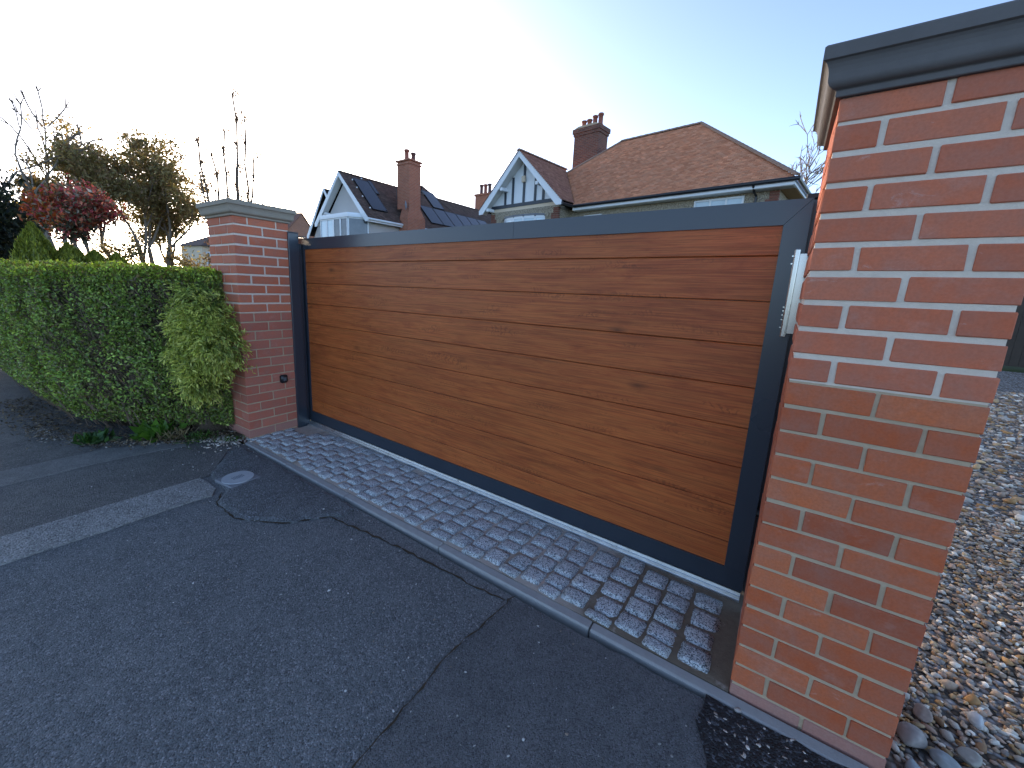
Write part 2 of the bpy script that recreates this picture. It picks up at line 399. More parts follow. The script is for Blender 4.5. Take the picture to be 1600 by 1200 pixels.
# repaired patch beside the round cover, with a dome and a broken edge
pp = wob([(-3.45, -.14), (-2.95, -.125), (-2.4, -.125), (-1.94, -.11), (-1.93, -.20), (-2.12, -.46), (-2.35, -.60), (-2.62, -.60), (-2.72, -.52), (-3.05, -.50), (-3.30, -.30)], .05, .012, 9)
mb = MB(); cx, cy = -2.55, -.32
rings = []
for k, (s, z) in enumerate(((1., ZA-.01), (1., ZA+.006), (.94, ZA+.013), (.7, ZA+.016), (.35, ZA+.017))):
    rings.append(len(mb.v)); mb.v += [(cx+(x-cx)*s, cy+(y-cy)*s, z) for x, y in pp]
n = len(pp)
for a, b in zip(rings, rings[1:]):
    for i in range(n): mb.f.append((a+i, a+(i+1) % n, b+(i+1) % n, b+i))
mb.f.append(tuple(range(rings[-1], rings[-1]+n)))
struct(mb.build('asphalt_patch', X['asphalt_patch']), 'rounded coarse asphalt patch around the oval metal cover', 'patch')
# dirt-filled cracks
def crack(pts, w, seed, label):
    rng = random.Random(seed); mb = MB(); L, Rr = [], []
    P = []
    for a, b in zip(pts, pts[1:]):
        a, b = Vector(a), Vector(b); k = max(2, int((b-a).length/.03))
        P += [a.lerp(b, i/k)+Vector((rng.uniform(-.007, .007), rng.uniform(-.007, .007))) for i in range(k)]
    P.append(Vector(pts[-1]))
    for i, p in enumerate(P):
        d = (P[min(i+1, len(P)-1)]-P[max(i-1, 0)]).normalized(); nn = Vector((-d.y, d.x)); ww = w*rng.uniform(.25, 1.3)*(0.15 if i in (0, len(P)-1) else 1)
        L.append(p+nn*ww); Rr.append(p-nn*ww)
    k = len(P); zz = ZA+.0205
    mb.add([(p.x, p.y, zz) for p in L]+[(p.x, p.y, zz) for p in Rr], [(i, i+1, k+i+1, k+i) for i in range(k-1)])
    for v in range(len(mb.v)): mb.v[v] = (mb.v[v][0], mb.v[v][1], zz)
    return mb
mb = crack([(-2.74, -.54), (-2.6, -.615), (-2.36, -.612), (-2.12, -.47), (-1.98, -.26), (-1.7, -.22), (-1.45, -.19), (-1.0, -.16), (-.83, -.14)], .006, 1, '')
mb.v = [(x, y, ZA+.004) for x, y, z in mb.v]; struct(mb.build('crack', X['earth']), 'dirt filled crack winding round the asphalt patch', 'crack')
mb = crack([(-.81, -.10), (-.835, -.5), (-.80, -.93), (-.79, -1.6)], .004, 2, '')
mb.v = [(x, y, ZA+.0105) for x, y, z in mb.v]; struct(mb.build('seam', X['earth']), 'straight seam between two asphalt surfaces running from the edging', 'seam')

# concrete edging, one object for each length
ed = empty('edging', (0, 0, 0), 'row of narrow concrete edging blocks along the front of the setts', 'edging'); ed['kind'] = 'structure'
J = [-3.47, -2.82, -2.11, -1.30, -.48, .36]
yb = lambda x: -.045+.045*(x+3.47)/3.9      # back edge follows the pillars
rng = random.Random(3)
for a, b in zip(J, J[1:]):
    y0, y1 = yb(a), yb(b); w = .050
    mb = MB(); mb.cbox((0, -w, -.09), (math.hypot(b-a, y1-y0)-.004, 0, 0), .006, rng, .002)
    mb.build('edging_block', X['concrete'], ed)
    o = ed.children[-1]; o.location = (a+.002, y0, -.039+rng.uniform(-.0015, .0015)); o.rotation_euler = (0, 0, math.atan2(y1-y0, b-a))

# granite sett apron
bed = sheet('sett_apron', [(-3.50, -.043), (-.001, -.005), (-.001, .60), (-3.66, .60), (-3.66, .40), (-3.50, .40)], -.0390, X['bed'], .06)
struct(bed, 'strip of granite setts laid in mortar between the pillars', 'sett paving')
def sett_mesh(i):
    rng = random.Random(100+i); n = 6; mb = MB(); h = .05
    grid = {}
    for a in range(n):
        for b in range(n):
            x, y = -1+2*a/(n-1), -1+2*b/(n-1)
            # superellipse-like rounding of the corners
            k = max(abs(x), abs(y)); e = (abs(x)**9+abs(y)**9)**(1/9)
            s = k/e if e > 0 else 1
            z = h-.006*(k**6)+rng.uniform(-.0022, .0022)
            grid[a, b] = len(mb.v)
            j = .04
            mb.v.append((.5*x*s*(1+rng.uniform(-j, j))-.0, .5*y*s*(1+rng.uniform(-j, j)), z))
    for a in range(n-1):
        for b in range(n-1): mb.f.append((grid[a,b], grid[a+1,b], grid[a+1,b+1], grid[a,b+1]))
    rim = [(a, 0) for a in range(n)]+[(n-1, b) for b in range(1, n)]+[(a, n-1) for a in range(n-2, -1, -1)]+[(0, b) for b in range(n-2, 0, -1)]
    lo = len(mb.v)
    for a, b in rim:
        x, y, z = mb.v[grid[a, b]]; mb.v.append((x*1.04, y*1.04, .034)); 
    for i2 in range(len(rim)):
        j2 = (i2+1) % len(rim); mb.f.append((grid[rim[i2]], lo+i2, lo+j2, grid[rim[j2]]))
    lo2 = len(mb.v); mb.v += [(x, y, -.02) for x, y, z in mb.v[lo:lo2]]
    for i2 in range(len(rim)):
        j2 = (i2+1) % len(rim); mb.f.append((lo+i2, lo2+i2, lo2+j2, lo+j2))
    return mb.mesh('sett', X['granite'], True)
SM = [sett_mesh(i) for i in range(14)]
rng = random.Random(12)
x = -.075; col = 0
while x > -3.46:
    gap = .016 if x > -.55 else .006
    w = rng.uniform(.09, .112)
    y = yb(x)+.012+(rng.uniform(0, .02)) - (.05 if col % 2 else 0)
    xc = x-w/2
    while y < .50:
        d = rng.uniform(.085, .115)
        y0 = max(y, yb(xc)+.006); y1 = min(y+d, .495)
        skip = (xc < -3.30 and y0 > .30) or (xc < -3.1 and y0 > .40) or (rng.random() < .03 and y0 > .38)
        if y1-y0 > .035 and not skip:
            o = link('sett', rng.choice(SM), bed, (xc+rng.uniform(-.006, .006), (y0+y1)/2, -.0805+rng.uniform(-.003, .004)), (rng.uniform(-.035, .035), rng.uniform(-.035, .035), rng.choice((0, math.pi))+rng.uniform(-.09, .09)),
                     (w*rng.uniform(.98, 1.06), (y1-y0)*rng.uniform(.98, 1.06), 1))
        y = y1+ (.011 if x > -.55 else .006)*rng.uniform(.6, 1.4)
        if y1 >= .495: break
    x -= w+gap*rng.uniform(.7, 1.3); col += 1

# gravel drive behind the near pillar
gd = sheet('gravel_drive', [(-.005, .60), (-3.66, .60), (-3.66, 12.5), (9, 12.5), (9, 30), (24, 30), (24, -.0), (.30, -.0), (.30, .3), (-.005, .3)], -.072, X['gravel'], .02)
struct(gd, 'gravel drive stretching away behind the near brick pillar', 'gravel drive')
def ico(sub=0):
    t = (1+5**.5)/2
    v = [(-1,t,0),(1,t,0),(-1,-t,0),(1,-t,0),(0,-1,t),(0,1,t),(0,-1,-t),(0,1,-t),(t,0,-1),(t,0,1),(-t,0,-1),(-t,0,1)]
    f = [(0,11,5),(0,5,1),(0,1,7),(0,7,10),(0,10,11),(1,5,9),(5,11,4),(11,10,2),(10,7,6),(7,1,8),(3,9,4),(3,4,2),(3,2,6),(3,6,8),(3,8,9),(4,9,5),(2,4,11),(6,2,10),(8,6,7),(9,8,1)]
    v = [np.array(p)/np.linalg.norm(p) for p in v]
    for _ in range(sub):
        mid = {}; nf = []
        def m(a, b):
            k = (min(a, b), max(a, b))
            if k not in mid:
                p = v[a]+v[b]; v.append(p/np.linalg.norm(p)); mid[k] = len(v)-1
            return mid[k]
        for a, b, c in f:
            ab, bc, ca = m(a, b), m(b, c), m(c, a); nf += [(a, ab, ca), (b, bc, ab), (c, ca, bc), (ab, bc, ca)]
        f = nf
    return np.array(v), np.array(f)
IV, IF = ico(0); IV1, IF1 = ico(1)
PAL = np.array((1.28, 1.16, .98))*np.array([(.58,.56,.54),(.40,.38,.37),(.36,.29,.24),(.46,.34,.21),(.40,.24,.11),(.50,.40,.34),(.26,.24,.24),(.74,.72,.70),(.42,.30,.25),(.24,.15,.09),(.16,.13,.11)])
def pebbles(name, xy, size, z, seed, parent=None, squash=.55, pal=PAL, base=(IV, IF), label=None, mat='pebble'):
    r = np.random.default_rng(seed); n = len(xy); V0, F0 = base; k = len(V0)
    V = V0[None]*(1+r.uniform(-.32, .32, (n, k, 1)))
    s = size*np.exp(r.normal(0, .35, n)); sc = np.stack([s*r.uniform(.8, 1.5, n), s*r.uniform(.6, 1., n), s*r.uniform(.4, .75, n)*squash/.55], 1)
    V = V*sc[:, None, :]
    # tilt and spin
    t = r.normal(0, .35, n); ct, st = np.cos(t), np.sin(t)
    y, zz = V[:, :, 1]*ct[:, None]-V[:, :, 2]*st[:, None], V[:, :, 1]*st[:, None]+V[:, :, 2]*ct[:, None]
    a = r.uniform(0, 6.283, n); ca, sa = np.cos(a)[:, None], np.sin(a)[:, None]
    xx = V[:, :, 0]*ca-y*sa; yy = V[:, :, 0]*sa+y*ca
    zc = z+sc[:, 2]*r.uniform(.1, .9, n)
    W = np.stack([xx+xy[:, 0:1], yy+xy[:, 1:2], zz+zc[:, None]], 2).reshape(-1, 3)
    F = (F0[None]+(np.arange(n)*k)[:, None, None]).reshape(-1, 3)
    c = pal[r.integers(0, len(pal), n)]*np.exp(r.normal(0, .18, (n, 1)))
    me = mesh_np(name, W, F, X[mat], np.repeat(c, k, 0), False)
    return link(name, me, parent)
r = np.random.default_rng(5)
def region(n, x0, x1, y0, y1, cond): 
    p = np.stack([r.uniform(x0, x1, n), r.uniform(y0, y1, n)], 1); return p[cond(p)]
near = region(26000, .42, 3., -.0, 2.6, lambda p: (p[:, 0] < 1.0+.75*p[:, 1]) & (p[:, 0] > .43+.0*p[:, 1]))
midp = region(32000, .0, 6., 2.6, 9, lambda p: (p[:, 0] < 1.0+.75*p[:, 1]))
gv = tag(pebbles('gravel', near, .0085, -.07, 6), 'loose mixed white, grey and brown gravel beside the near pillar', 'gravel', kind='stuff')
gv2 = tag(pebbles('gravel', midp, .0150, -.075, 7), 'gravel further back along the drive', 'gravel', kind='stuff')
# larger stones at the foot of the near pillar
def stone(loc, s, seed, c, label):
    rr = np.random.default_rng(seed); V, F = ico(2); V = V.copy()
    for k in range(5):
        d = rr.normal(size=3); d /= np.linalg.norm(d); t = V@d; V -= np.maximum(t-rr.uniform(.45, .75), 0)[:, None]*d*.85
    V *= 1+rr.uniform(-.03, .03, (len(V), 1)); V *= np.array(s)
    cc = np.array(c)[None]*np.exp(rr.normal(0, .08, (len(V), 1)))
    o = link('stone', mesh_np('stone', V, F, X['pebble'], cc), None, loc, (rr.uniform(-.2, .2), rr.uniform(-.2, .2), rr.uniform(0, 6)))
    return tag(o, label, 'stone', 'large stones in the gravel by the near pillar')
stone((.475, .20, -.045), (.05, .036, .03), 1, (.36, .31, .28), 'pinkish grey stone against the near pillar corner, the largest of them')
stone((.465, .085, -.05), (.036, .026, .022), 2, (.33, .35, .36), 'blue grey stone lying right at the near pillar foot')
stone((.545, .165, -.05), (.04, .026, .026), 3, (.30, .31, .31), 'grey slab-like stone next to the pinkish one by the near pillar')
stone((.60, .235, -.05), (.035, .026, .02), 4, (.38, .35, .30), 'pale buff stone among the gravel near the bottom edge of the picture')
stone((.435, .03, -.045), (.022, .016, .018), 5, (.55, .53, .51), 'small white stone beside the bottom corner of the near pillar')
stone((.52, .34, -.05), (.034, .025, .02), 6, (.34, .25, .20), 'brown stone in the gravel behind the pinkish stone by the near pillar')
stone((.66, .42, -.05), (.03, .022, .02), 8, (.58, .57, .56), 'whitish rounded stone standing out in the gravel')
# dropped mortar on the tarmac
rr = np.random.default_rng(8)
xy = np.stack([rr.uniform(-.10, .33, 60), rr.uniform(-.21, -.055, 60)], 1); xy = xy[(xy[:, 0] > -.04)]
xy[:, 1] += .02*(xy[:, 0])
mo_pal = np.array([(.55, .50, .45), (.62, .56, .5), (.45, .38, .33)])
tag(pebbles('mortar_droppings', xy, .0062, ZA+.0095, 9, squash=.2, pal=mo_pal), 'splashes of pale mortar dropped on the black tarmac', 'mortar', kind='stuff')
xy = np.concatenate([np.stack([rr.uniform(-3.6, .1, 260), rr.uniform(-1.1, -.12, 260)], 1), np.stack([rr.uniform(-3.9, -3.1, 90), rr.uniform(-.6, -.1, 90)], 1)])
tag(pebbles('grit', xy, .0032, ZA+.011, 10, squash=.5, pal=np.array([(.55, .54, .53), (.4, .39, .37), (.28, .22, .17)])), 'scattered pale grit and chips lying on the asphalt', 'grit', kind='stuff')

# round stop-tap cover in its square frame
cv = empty('access_cover', (-2.83, -.405, ZA+.018), 'round grey metal access cover in a square frame, set in the asphalt', 'cover', rz=.12)
mb = MB(); mb.cbox((-.099, -.099, -.02), (.099, .099, .004), .004); mb.build('frame', X['lead'], cv)
mb = MB(); mb.tube([(0, 0, 0), (0, 0, .009)], .095, 32); mb.build('lid', plain('cast_lid', (.36, .39, .42), .5, var=.2, scale=30., bump=.5), cv)
mb = MB()
for k in range(-3, 4): mb.box((-.02, k*.011-.002, .009), (.02, k*.011+.002, .0115))
mb.build('grip', X['lead'], cv)

# ------------------------------------------------------------------ brick pillars
def brick_meshes(l, w, h, mat, seed, n=6):
    out = []
    for i in range(n):
        rng = random.Random(seed*50+i); mb = MB(); mb.cbox((-l/2, -w/2, -h/2), (l/2, w/2, h/2), .0022, rng, .0012); out.append(mb.mesh('brick', mat))
    return out
def pillar(loc, rz, sx, W, D, label, mats, lime_from=99, seed=1, cap='coping'):
    """W along x (sx = direction of the body from the inner front corner), D along y"""
    t = empty('brick_pillar', loc, label, 'pillar', rz)
    rng = random.Random(seed); Cz = .075
    jx = .010; jb = .0125
    cache = {}
    x0, x1 = (0, W) if sx > 0 else (-W, 0)
    up, lo = MB(), MB(); e = .0045
    up.box((x0+e, e, 14*Cz+.001), (x1-e, D-e, 1.784)); lo.box((x0+e, e, -.10), (x1-e, D-e, 14*Cz+.001))
    up.build('mortar_core', X['mortar_pale'], t); lo.build('mortar_core', X['mortar_tan'], t)
    t.children[0]['label'] = 'thick pale new mortar'; t.children[1]['label'] = 'thin tan old mortar'
    for k in range(1, 26):
        new = k <= 10
        h = .0600 if new else .0650
        j = .0135 if new else .0100
        zc = (24-k)*Cz+Cz/2 if k > 1 else 1.725+.0315
        if k == 1: h = .054
        key = 'lime' if k >= lime_from else ('new' if new else 'old')
        def put(cx, cy, l, w, ang):
            kk = (key, round(l, 4), round(w, 4), h)
            if kk not in cache: cache[kk] = brick_meshes(l, w, h, X[mats[key]], len(cache)+seed*9)
            link('brick', rng.choice(cache[kk]), t, (cx+rng.uniform(-.0012, .0012), cy+rng.uniform(-.0012, .0012), zc+rng.uniform(-.0012, .0012)),
                 (rng.uniform(-.004, .004), rng.uniform(-.004, .004), ang+rng.choice((0, math.pi))+rng.uniform(-.004, .004)))
        A = k % 2 == 1
        hwx, hwy = (W-3*j)/4+.0, (D-3*j)/4
        if A:                                   # stretchers front and back
            l = (W-j)/2; w = hwy
            for cx in (x0+l/2, x1-l/2):
                put(cx, w/2, l, w, 0); put(cx, D-w/2, l, w, 0)
            l2 = D-2*w-2*j
            for cx in (x0+hwx/2, x1-hwx/2): put(cx, D/2, l2, hwx, math.pi/2)
        else:
            l = (D-j)/2; w = hwx
            for cy in (l/2, D-l/2):
                put(x0+w/2, cy, l, w, math.pi/2); put(x1-w/2, cy, l, w, math.pi/2)
            l2 = W-2*w-2*j
            for cy in (hwy/2, D-hwy/2): put((x0+x1)/2, cy, l2, hwy, 0)
    # moulded coping
    mb = MB(); prof = [(-.01, 1.783), (.010, 1.783), (.012, 1.785), (.012, 1.797), (.014, 1.799)]+[(.014+.019*math.sin(k*.2244), 1.800+.020*(1-math.cos(k*.2244))) for k in range(1, 8)]+[(.033+.015*(1-math.cos(k*.314)), 1.820+.040*math.sin(k*.314)) for k in range(1, 6)]+[(.050, 1.861), (.050, 1.889), (.046, 1.894), (-.08, 1.902)]
    rings = []
    for o, z in prof:
        rings.append(len(mb.v)); mb.v += [(x0-o, -o, z), (x1+o, -o, z), (x1+o, D+o, z), (x0-o, D+o, z)]
    for a, b in zip(rings, rings[1:]):
        for i in range(4): mb.f.append((a+i, a+(i+1) % 4, b+(i+1) % 4, b+i))
    mb.f.append((0, 3, 2, 1)); mb.f.append(tuple(range(rings[-1], rings[-1]+4)))
    mb.build('coping', X[cap], t)
    return t
NR = dict(new='brick_new', old='brick_old', lime='brick_lime')
NL = dict(new='brick_new', old='brick_left', lime='brick_lime')
pillar((0, 0, 0), .018, 1, .388, .44, 'large red brick pillar in the right foreground with dark moulded coping', NR, 25, 1)
pillar((-3.4946, -.0391, -.0314), .0374, -1, .44, .44, 'further red brick pillar beside the hedge with grey moulded coping', NL, 24, 2, 'coping_pale')
# photocell on the inner face of the far pillar
pc = empty('photocell', (-3.505, .275, .44), 'small black photocell box on the far pillar', 'photocell', .0374)
mb = MB(); mb.cbox((-.01, -.032, -.036), (.030, .032, .036), .011); mb.build('housing', X['black'], pc, True)
mb = MB(); mb.cbox((.029, -.014, -.016), (.0325, .014, .016), .002); mb.build('lens', X['glass_dark'], pc)

# ------------------------------------------------------------------ sliding gate
gt = empty('sliding_gate', (-1.8, .55, 0), 'wide sliding gate of brown woodgrain boards in a dark grey frame', 'gate')
GO = (-1.8, .55, 0)
XL, XR, ZB, ZT, YF = -3.60, -.0189, .002, 1.645, .52
xpl, xpr, zpb, zpt = -3.494, -.0987, .0945, 1.555
def part(name, mb, mat, parent, o=GO, smooth=False):
    mb.v = [(x-o[0], y-o[1], z-o[2]) for x, y, z in mb.v]
    return link(name, mb.mesh(name, mat, smooth), parent)
xj = -1.322
mb = MB(); mb.prism([(XL+.001, ZT), (xj-.0006, ZT), (xj-.0006, zpt), (xpl, zpt)], 1, YF, YF+.06); part('top_rail', mb, X['anthracite'], gt)
mb = MB(); mb.prism([(xj+.0006, ZT), (XR-.001, ZT), (xpr, zpt), (xj+.0006, zpt)], 1, YF, YF+.06); part('top_rail', mb, X['anthracite'], gt)
mb = MB(); mb.prism([(XL, ZB), (XR, ZB), (XR, zpb), (XL, zpb)], 1, YF, YF+.06); part('bottom_rail', mb, X['anthracite'], gt)
mb = MB(); mb.prism([(XR, zpb+.0008), (XR, ZT-.001), (xpr+.0008, zpt-.001), (xpr+.0008, zpb+.0008)], 1, YF, YF+.06); part('stile', mb, X['anthracite'], gt)
mb = MB(); mb.prism([(XL, zpb+.0008), (xpl-.0008, zpb+.0008), (xpl-.0008, zpt-.001), (XL, ZT-.001)], 1, YF, YF+.06); part('stile', mb, X['anthracite'], gt)
lines = [zpt+.02]+[1.4434-.1761*i for i in range(8)]+[zpb-.02]
for a, b in zip(lines, lines[1:]):
    # tongue and groove board with chamfered edges
    mb = MB(); c = .0030; yf = YF+.010; hi, lo = a-.0012, b+.0012
    mb.prism([(yf+c, hi), (yf, hi-c), (yf, lo+c), (yf+c, lo), (yf+.032, lo), (yf+.032, hi)], 0, xpl-.02, xpr+.02)
    zc = (a+b)/2
    mb.v = [(x+1.8, y-.55, z-zc) for x, y, z in mb.v]
    link('board', mb.mesh('board', X['wood'], False), gt, (0, 0, zc))
mb = MB(); mb.box((xpl-.02, YF+.0435, zpb-.01), (xpr+.02, YF+.052, zpt+.01)); part('back_sheet', mb, X['anthracite'], gt)
for z in (1.44, 1.412, 1.25, 1.236, 1.22, 1.202, 1.172):
    mb = MB(); mb.tube([(-.052, YF+.001, z), (-.052, YF-.004, z)], [.0042, .003], 10); part('screw', mb, X['steel'], gt)
# bottom track
tr = empty('gate_track', (-1.85, .53, -.045), 'silver metal ground track under the sliding gate', 'track')
mb = MB(); mb.prism([(.500, -.047), (.500, -.030), (.506, -.030), (.509, -.016), (.516, -.016), (.519, -.003), (.575, -.003), (.575, -.047)], 0, -3.66, -.022); part('rail', mb, X['galv'], tr, (-1.85, .53, -.045))
# posts
po = empty('catch_post', (-3.545, .43, -.09), 'dark grey square gate post against the far brick pillar', 'gate post')
mb = MB(); mb.cbox((-3.60, .385, -.09), (-3.492, .474, 1.682), .003); part('post', mb, X['anthracite'], po, (-3.545, .43, -.09))
mb = MB(); mb.cbox((-3.602, .383, 1.6825), (-3.490, .476, 1.6885), .002); part('cap', mb, X['anthracite'], po, (-3.545, .43, -.09))
mb = MB(); mb.box((-3.585, .474, 1.652), (-3.42, .505, 1.657)); mb.box((-3.585, .505, 1.652), (-3.55, .60, 1.657)); mb.box((-3.585, .60, 1.652), (-3.42, .625, 1.657)); part('top_guide', mb, X['anthracite'], po, (-3.545, .43, -.09))
mb = MB(); mb.cbox((-3.56, .4745, -.09), (-3.52, .512, 1.60), .002); part('catch_channel', mb, X['anthracite'], po, (-3.545, .43, -.09))
pg = empty('guide_post', (.03, .64, -.09), 'dark grey guide post behind the near pillar at the gate end', 'gate post')
PO = (.03, .64, -.09)
mb = MB(); mb.cbox((-.03, .60, -.09), (.075, .70, 1.655), .003); part('post', mb, X['anthracite'], pg, PO)
mb = MB(); mb.cbox((-.045, .586, 1.655), (.085, .715, 1.674), .003); part('cap', mb, X['black'], pg, PO)
mb = MB(); mb.tube([(-.022, .548, .38), (.03, .548, .38)], .021, 16); part('roller', mb, X['black'], pg, PO)
mb = MB(); mb.box((.012, .50, .33), (.06, .60, .43)); part('roller_plate', mb, X['anthracite'], pg, PO)
br = empty('gate_bracket', (-.02, .47, 1.14), 'polished steel guide bracket between the gate and the near pillar', 'bracket')
BO = (-.02, .47, 1.14)
mb = MB(); mb.cbox((-.048, .462, 1.138), (-.031, .502, 1.462), .004); part('front_bar', mb, X['steel'], br, BO)
mb = MB(); mb.cbox((-.031, .480, 1.152), (.03, .486, 1.446), .001); part('plate', mb, X['steel'], br, BO)

# ------------------------------------------------------------------ foliage helpers
def leaves_np(c, d, nrm, L, w, cols, fold=.25):
    """c centres, d axes, nrm normals (n,3); returns V,F,C of folded two-triangle leaves"""
    n = len(c); d = d/np.linalg.norm(d, axis=1, keepdims=True)
    s = np.cross(d, nrm); s /= np.maximum(np.linalg.norm(s, axis=1, keepdims=True), 1e-6); nn = np.cross(s, d)
    L = np.broadcast_to(L, (n,))[:, None]; w = np.broadcast_to(w, (n,))[:, None]
    V = np.stack([c-d*L*.5, c+s*w*.5+nn*w*fold-d*L*.05, c+d*L*.5-nn*L*.1, c-s*w*.5+nn*w*fold-d*L*.05], 1).reshape(-1, 3)
    o = np.arange(n)[:, None]*4
    F = np.concatenate([o+np.array([[0, 1, 2]]), o+np.array([[0, 2, 3]])], 0)
    return V, F, np.repeat(cols, 4, 0)
def pal(r, n, cols, sd=.18, w=None):
    cols = np.array(cols); i = r.choice(len(cols), n, p=w); return cols[i]*np.exp(r.normal(0, sd, (n, 1)))
def noise3(p, f, seed):
    """cheap smooth pseudo-noise"""
    r = np.random.default_rng(seed); v = np.zeros(len(p))
    for k in range(6):
        q = r.normal(size=3)*f*(1+.5*k); v += np.sin(p@q+r.uniform(0, 6.28))/(1+.35*k)
    return v/2.4
def unit(v): return v/np.maximum(np.linalg.norm(v, axis=1, keepdims=True), 1e-9)

# ------------------------------------------------------------------ the privet hedge
FR = np.array([(-3.72, -.10), (-3.92, -.42), (-4.22, -.74), (-4.72, -.99), (-5.4, -1.10), (-6.2, -1.15), (-8.8, -1.2)])
BK = np.array([(-3.98, .36), (-4.3, .36), (-4.7, .32), (-5.2, .28), (-5.8, .2), (-6.6, .15), (-8.8, .1)])
HT = 1.33
seg = np.concatenate([[0], np.cumsum(np.linalg.norm(np.diff(FR, axis=0), axis=1))]); SL = seg[-1]
def hp(s, u):
    """plan position at run s (0..SL), cross position u (0 front .. 1 back)"""
    f = np.stack([np.interp(s, seg, FR[:, 0]), np.interp(s, seg, FR[:, 1])], 1)
    b = np.stack([np.interp(s, seg, BK[:, 0]), np.interp(s, seg, BK[:, 1])], 1)
    return f+(b-f)*u[:, None]
r = np.random.default_rng(21)
hd = empty('privet_hedge', (-5.2, -.4, -.05), 'clipped green privet hedge running left from the far pillar', 'hedge')
HO = np.array((-5.2, -.4, -.05))
def hedge_pts(n):
    s = r.uniform(0, 1, n)**1.35*SL; dep = np.abs(r.normal(0, .075, n))
    top = r.random(n) < .33; end = (~top) & (r.random(n) < .10)
    z = r.uniform(.02, 1, n)**.85*HT; u = dep/1.3
    prof = .03*np.sin(z/HT*np.pi)*(1)          # slight belly, tucked in at the foot
    tuck = np.clip((.30-z)/.30, 0, 1)*.20
    u = u+(tuck-prof)/1.3
    ut = r.uniform(-.02, 1., n); zt = HT-dep*.8+.02
    U = np.where(top, ut, u); Z = np.where(top, zt, z)
    rd = np.clip((Z-(HT-.12))/.12, 0, 1)*.06/1.3; U = np.where(top, U, U+rd)
    xy = hp(s, U); P = np.concatenate([xy, Z[:, None]], 1)
    # end face towards the pillar
    s2 = dep*.8; ue = r.uniform(0, 1, n); pe = hp(s2, ue); P[end, 0] = pe[end, 0]; P[end, 1] = pe[end, 1]
    bump = noise3(P, 6., 3)*.035; ft = hp(s, np.zeros(n)); bk = hp(s, np.ones(n)); dirn = unit(ft-bk)
    P[:, :2] += dirn*np.where(top, 0, bump)[:, None]; P[:, 2] += np.where(top, bump, 0)
    out = np.where(top[:, None], np.array([0, 0, 1.])[None], np.concatenate([dirn, np.full((n, 1), .25)], 1))
    return P, out, dep, top
n = 150000
P, out, dep, top = hedge_pts(n)
dens = noise3(P, 3.2, 8)*.5+noise3(P, 11., 9)*.5
bare = (dens < .0) & (~top) & (P[:, 2] < 1.24) & (P[:, 2] > .25) & (r.random(n) < .80)
P, out, dep, top = P[~bare], out[~bare], dep[~bare], top[~bare]; n = len(P)
d = unit(unit(out)*.6+r.normal(0, .75, (n, 3))+np.array([0, 0, .25])); nr = unit(unit(out)+r.normal(0, .55, (n, 3))+np.array([0, 0, .5]))
c = pal(r, n, [(.23, .33, .06), (.30, .40, .085), (.17, .26, .06), (.37, .44, .11), (.17, .20, .07), (.20, .16, .08)], .27)
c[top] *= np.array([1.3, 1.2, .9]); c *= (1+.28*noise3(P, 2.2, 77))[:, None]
old = r.random(n) < .025; c[old] = pal(r, old.sum(), [(.20, .19, .04), (.16, .09, .03)], .2)
L = r.uniform(.020, .036, n)
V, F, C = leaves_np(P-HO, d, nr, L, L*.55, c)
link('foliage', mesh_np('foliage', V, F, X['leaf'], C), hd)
# twigs showing through
mb = MB(); rng = random.Random(6)
q, qo, _, qt = hedge_pts(5200)
for i in range(len(q)):
    if qt[i]: continue
    o_ = Vector(unit(qo[i:i+1])[0]); p0 = Vector(q[i]-HO)-o_*.10-Vector((0, 0, rng.uniform(.04, .18)))
    p1 = Vector(q[i]-HO)+o_*rng.uniform(-.03, .025); pm = p0.lerp(p1, .5)+Vector((rng.uniform(-.03, .03), rng.uniform(-.03, .03), rng.uniform(-.01, .03)))
    rr_ = rng.uniform(.0018, .0042); mb.tube([p0, pm, p1], [rr_*1.5, rr_, rr_*.5], 3, False)
for i in range(60):
    s = np.array([rng.uniform(.1, SL*.9)]); p = hp(s, np.array([rng.uniform(.25, .6)]))[0]
    b = Vector((p[0], p[1], -.05))-Vector(HO); t_ = b+Vector((rng.uniform(-.15, .15), rng.uniform(-.1, .1), .75))
    mb.tube([b, b.lerp(t_, .5)+Vector((rng.uniform(-.05, .05), rng.uniform(-.05, .05), 0)), t_], [.016, .012, .006], 5)
mb.build('twigs', X['twig'], hd)
# dense inner growth
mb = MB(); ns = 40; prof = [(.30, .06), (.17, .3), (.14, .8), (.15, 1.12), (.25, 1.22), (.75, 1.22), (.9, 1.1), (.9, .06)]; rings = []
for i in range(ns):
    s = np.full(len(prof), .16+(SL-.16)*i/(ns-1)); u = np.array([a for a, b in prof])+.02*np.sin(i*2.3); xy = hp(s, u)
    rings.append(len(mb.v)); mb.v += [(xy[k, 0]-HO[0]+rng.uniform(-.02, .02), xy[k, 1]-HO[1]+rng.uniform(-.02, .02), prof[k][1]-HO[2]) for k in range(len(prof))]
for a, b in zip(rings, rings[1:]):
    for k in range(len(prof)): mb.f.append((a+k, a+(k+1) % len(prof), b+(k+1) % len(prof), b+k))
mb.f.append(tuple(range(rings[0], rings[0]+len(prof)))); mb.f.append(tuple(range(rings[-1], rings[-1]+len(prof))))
mb.build('inner_growth', X['inner'], hd)

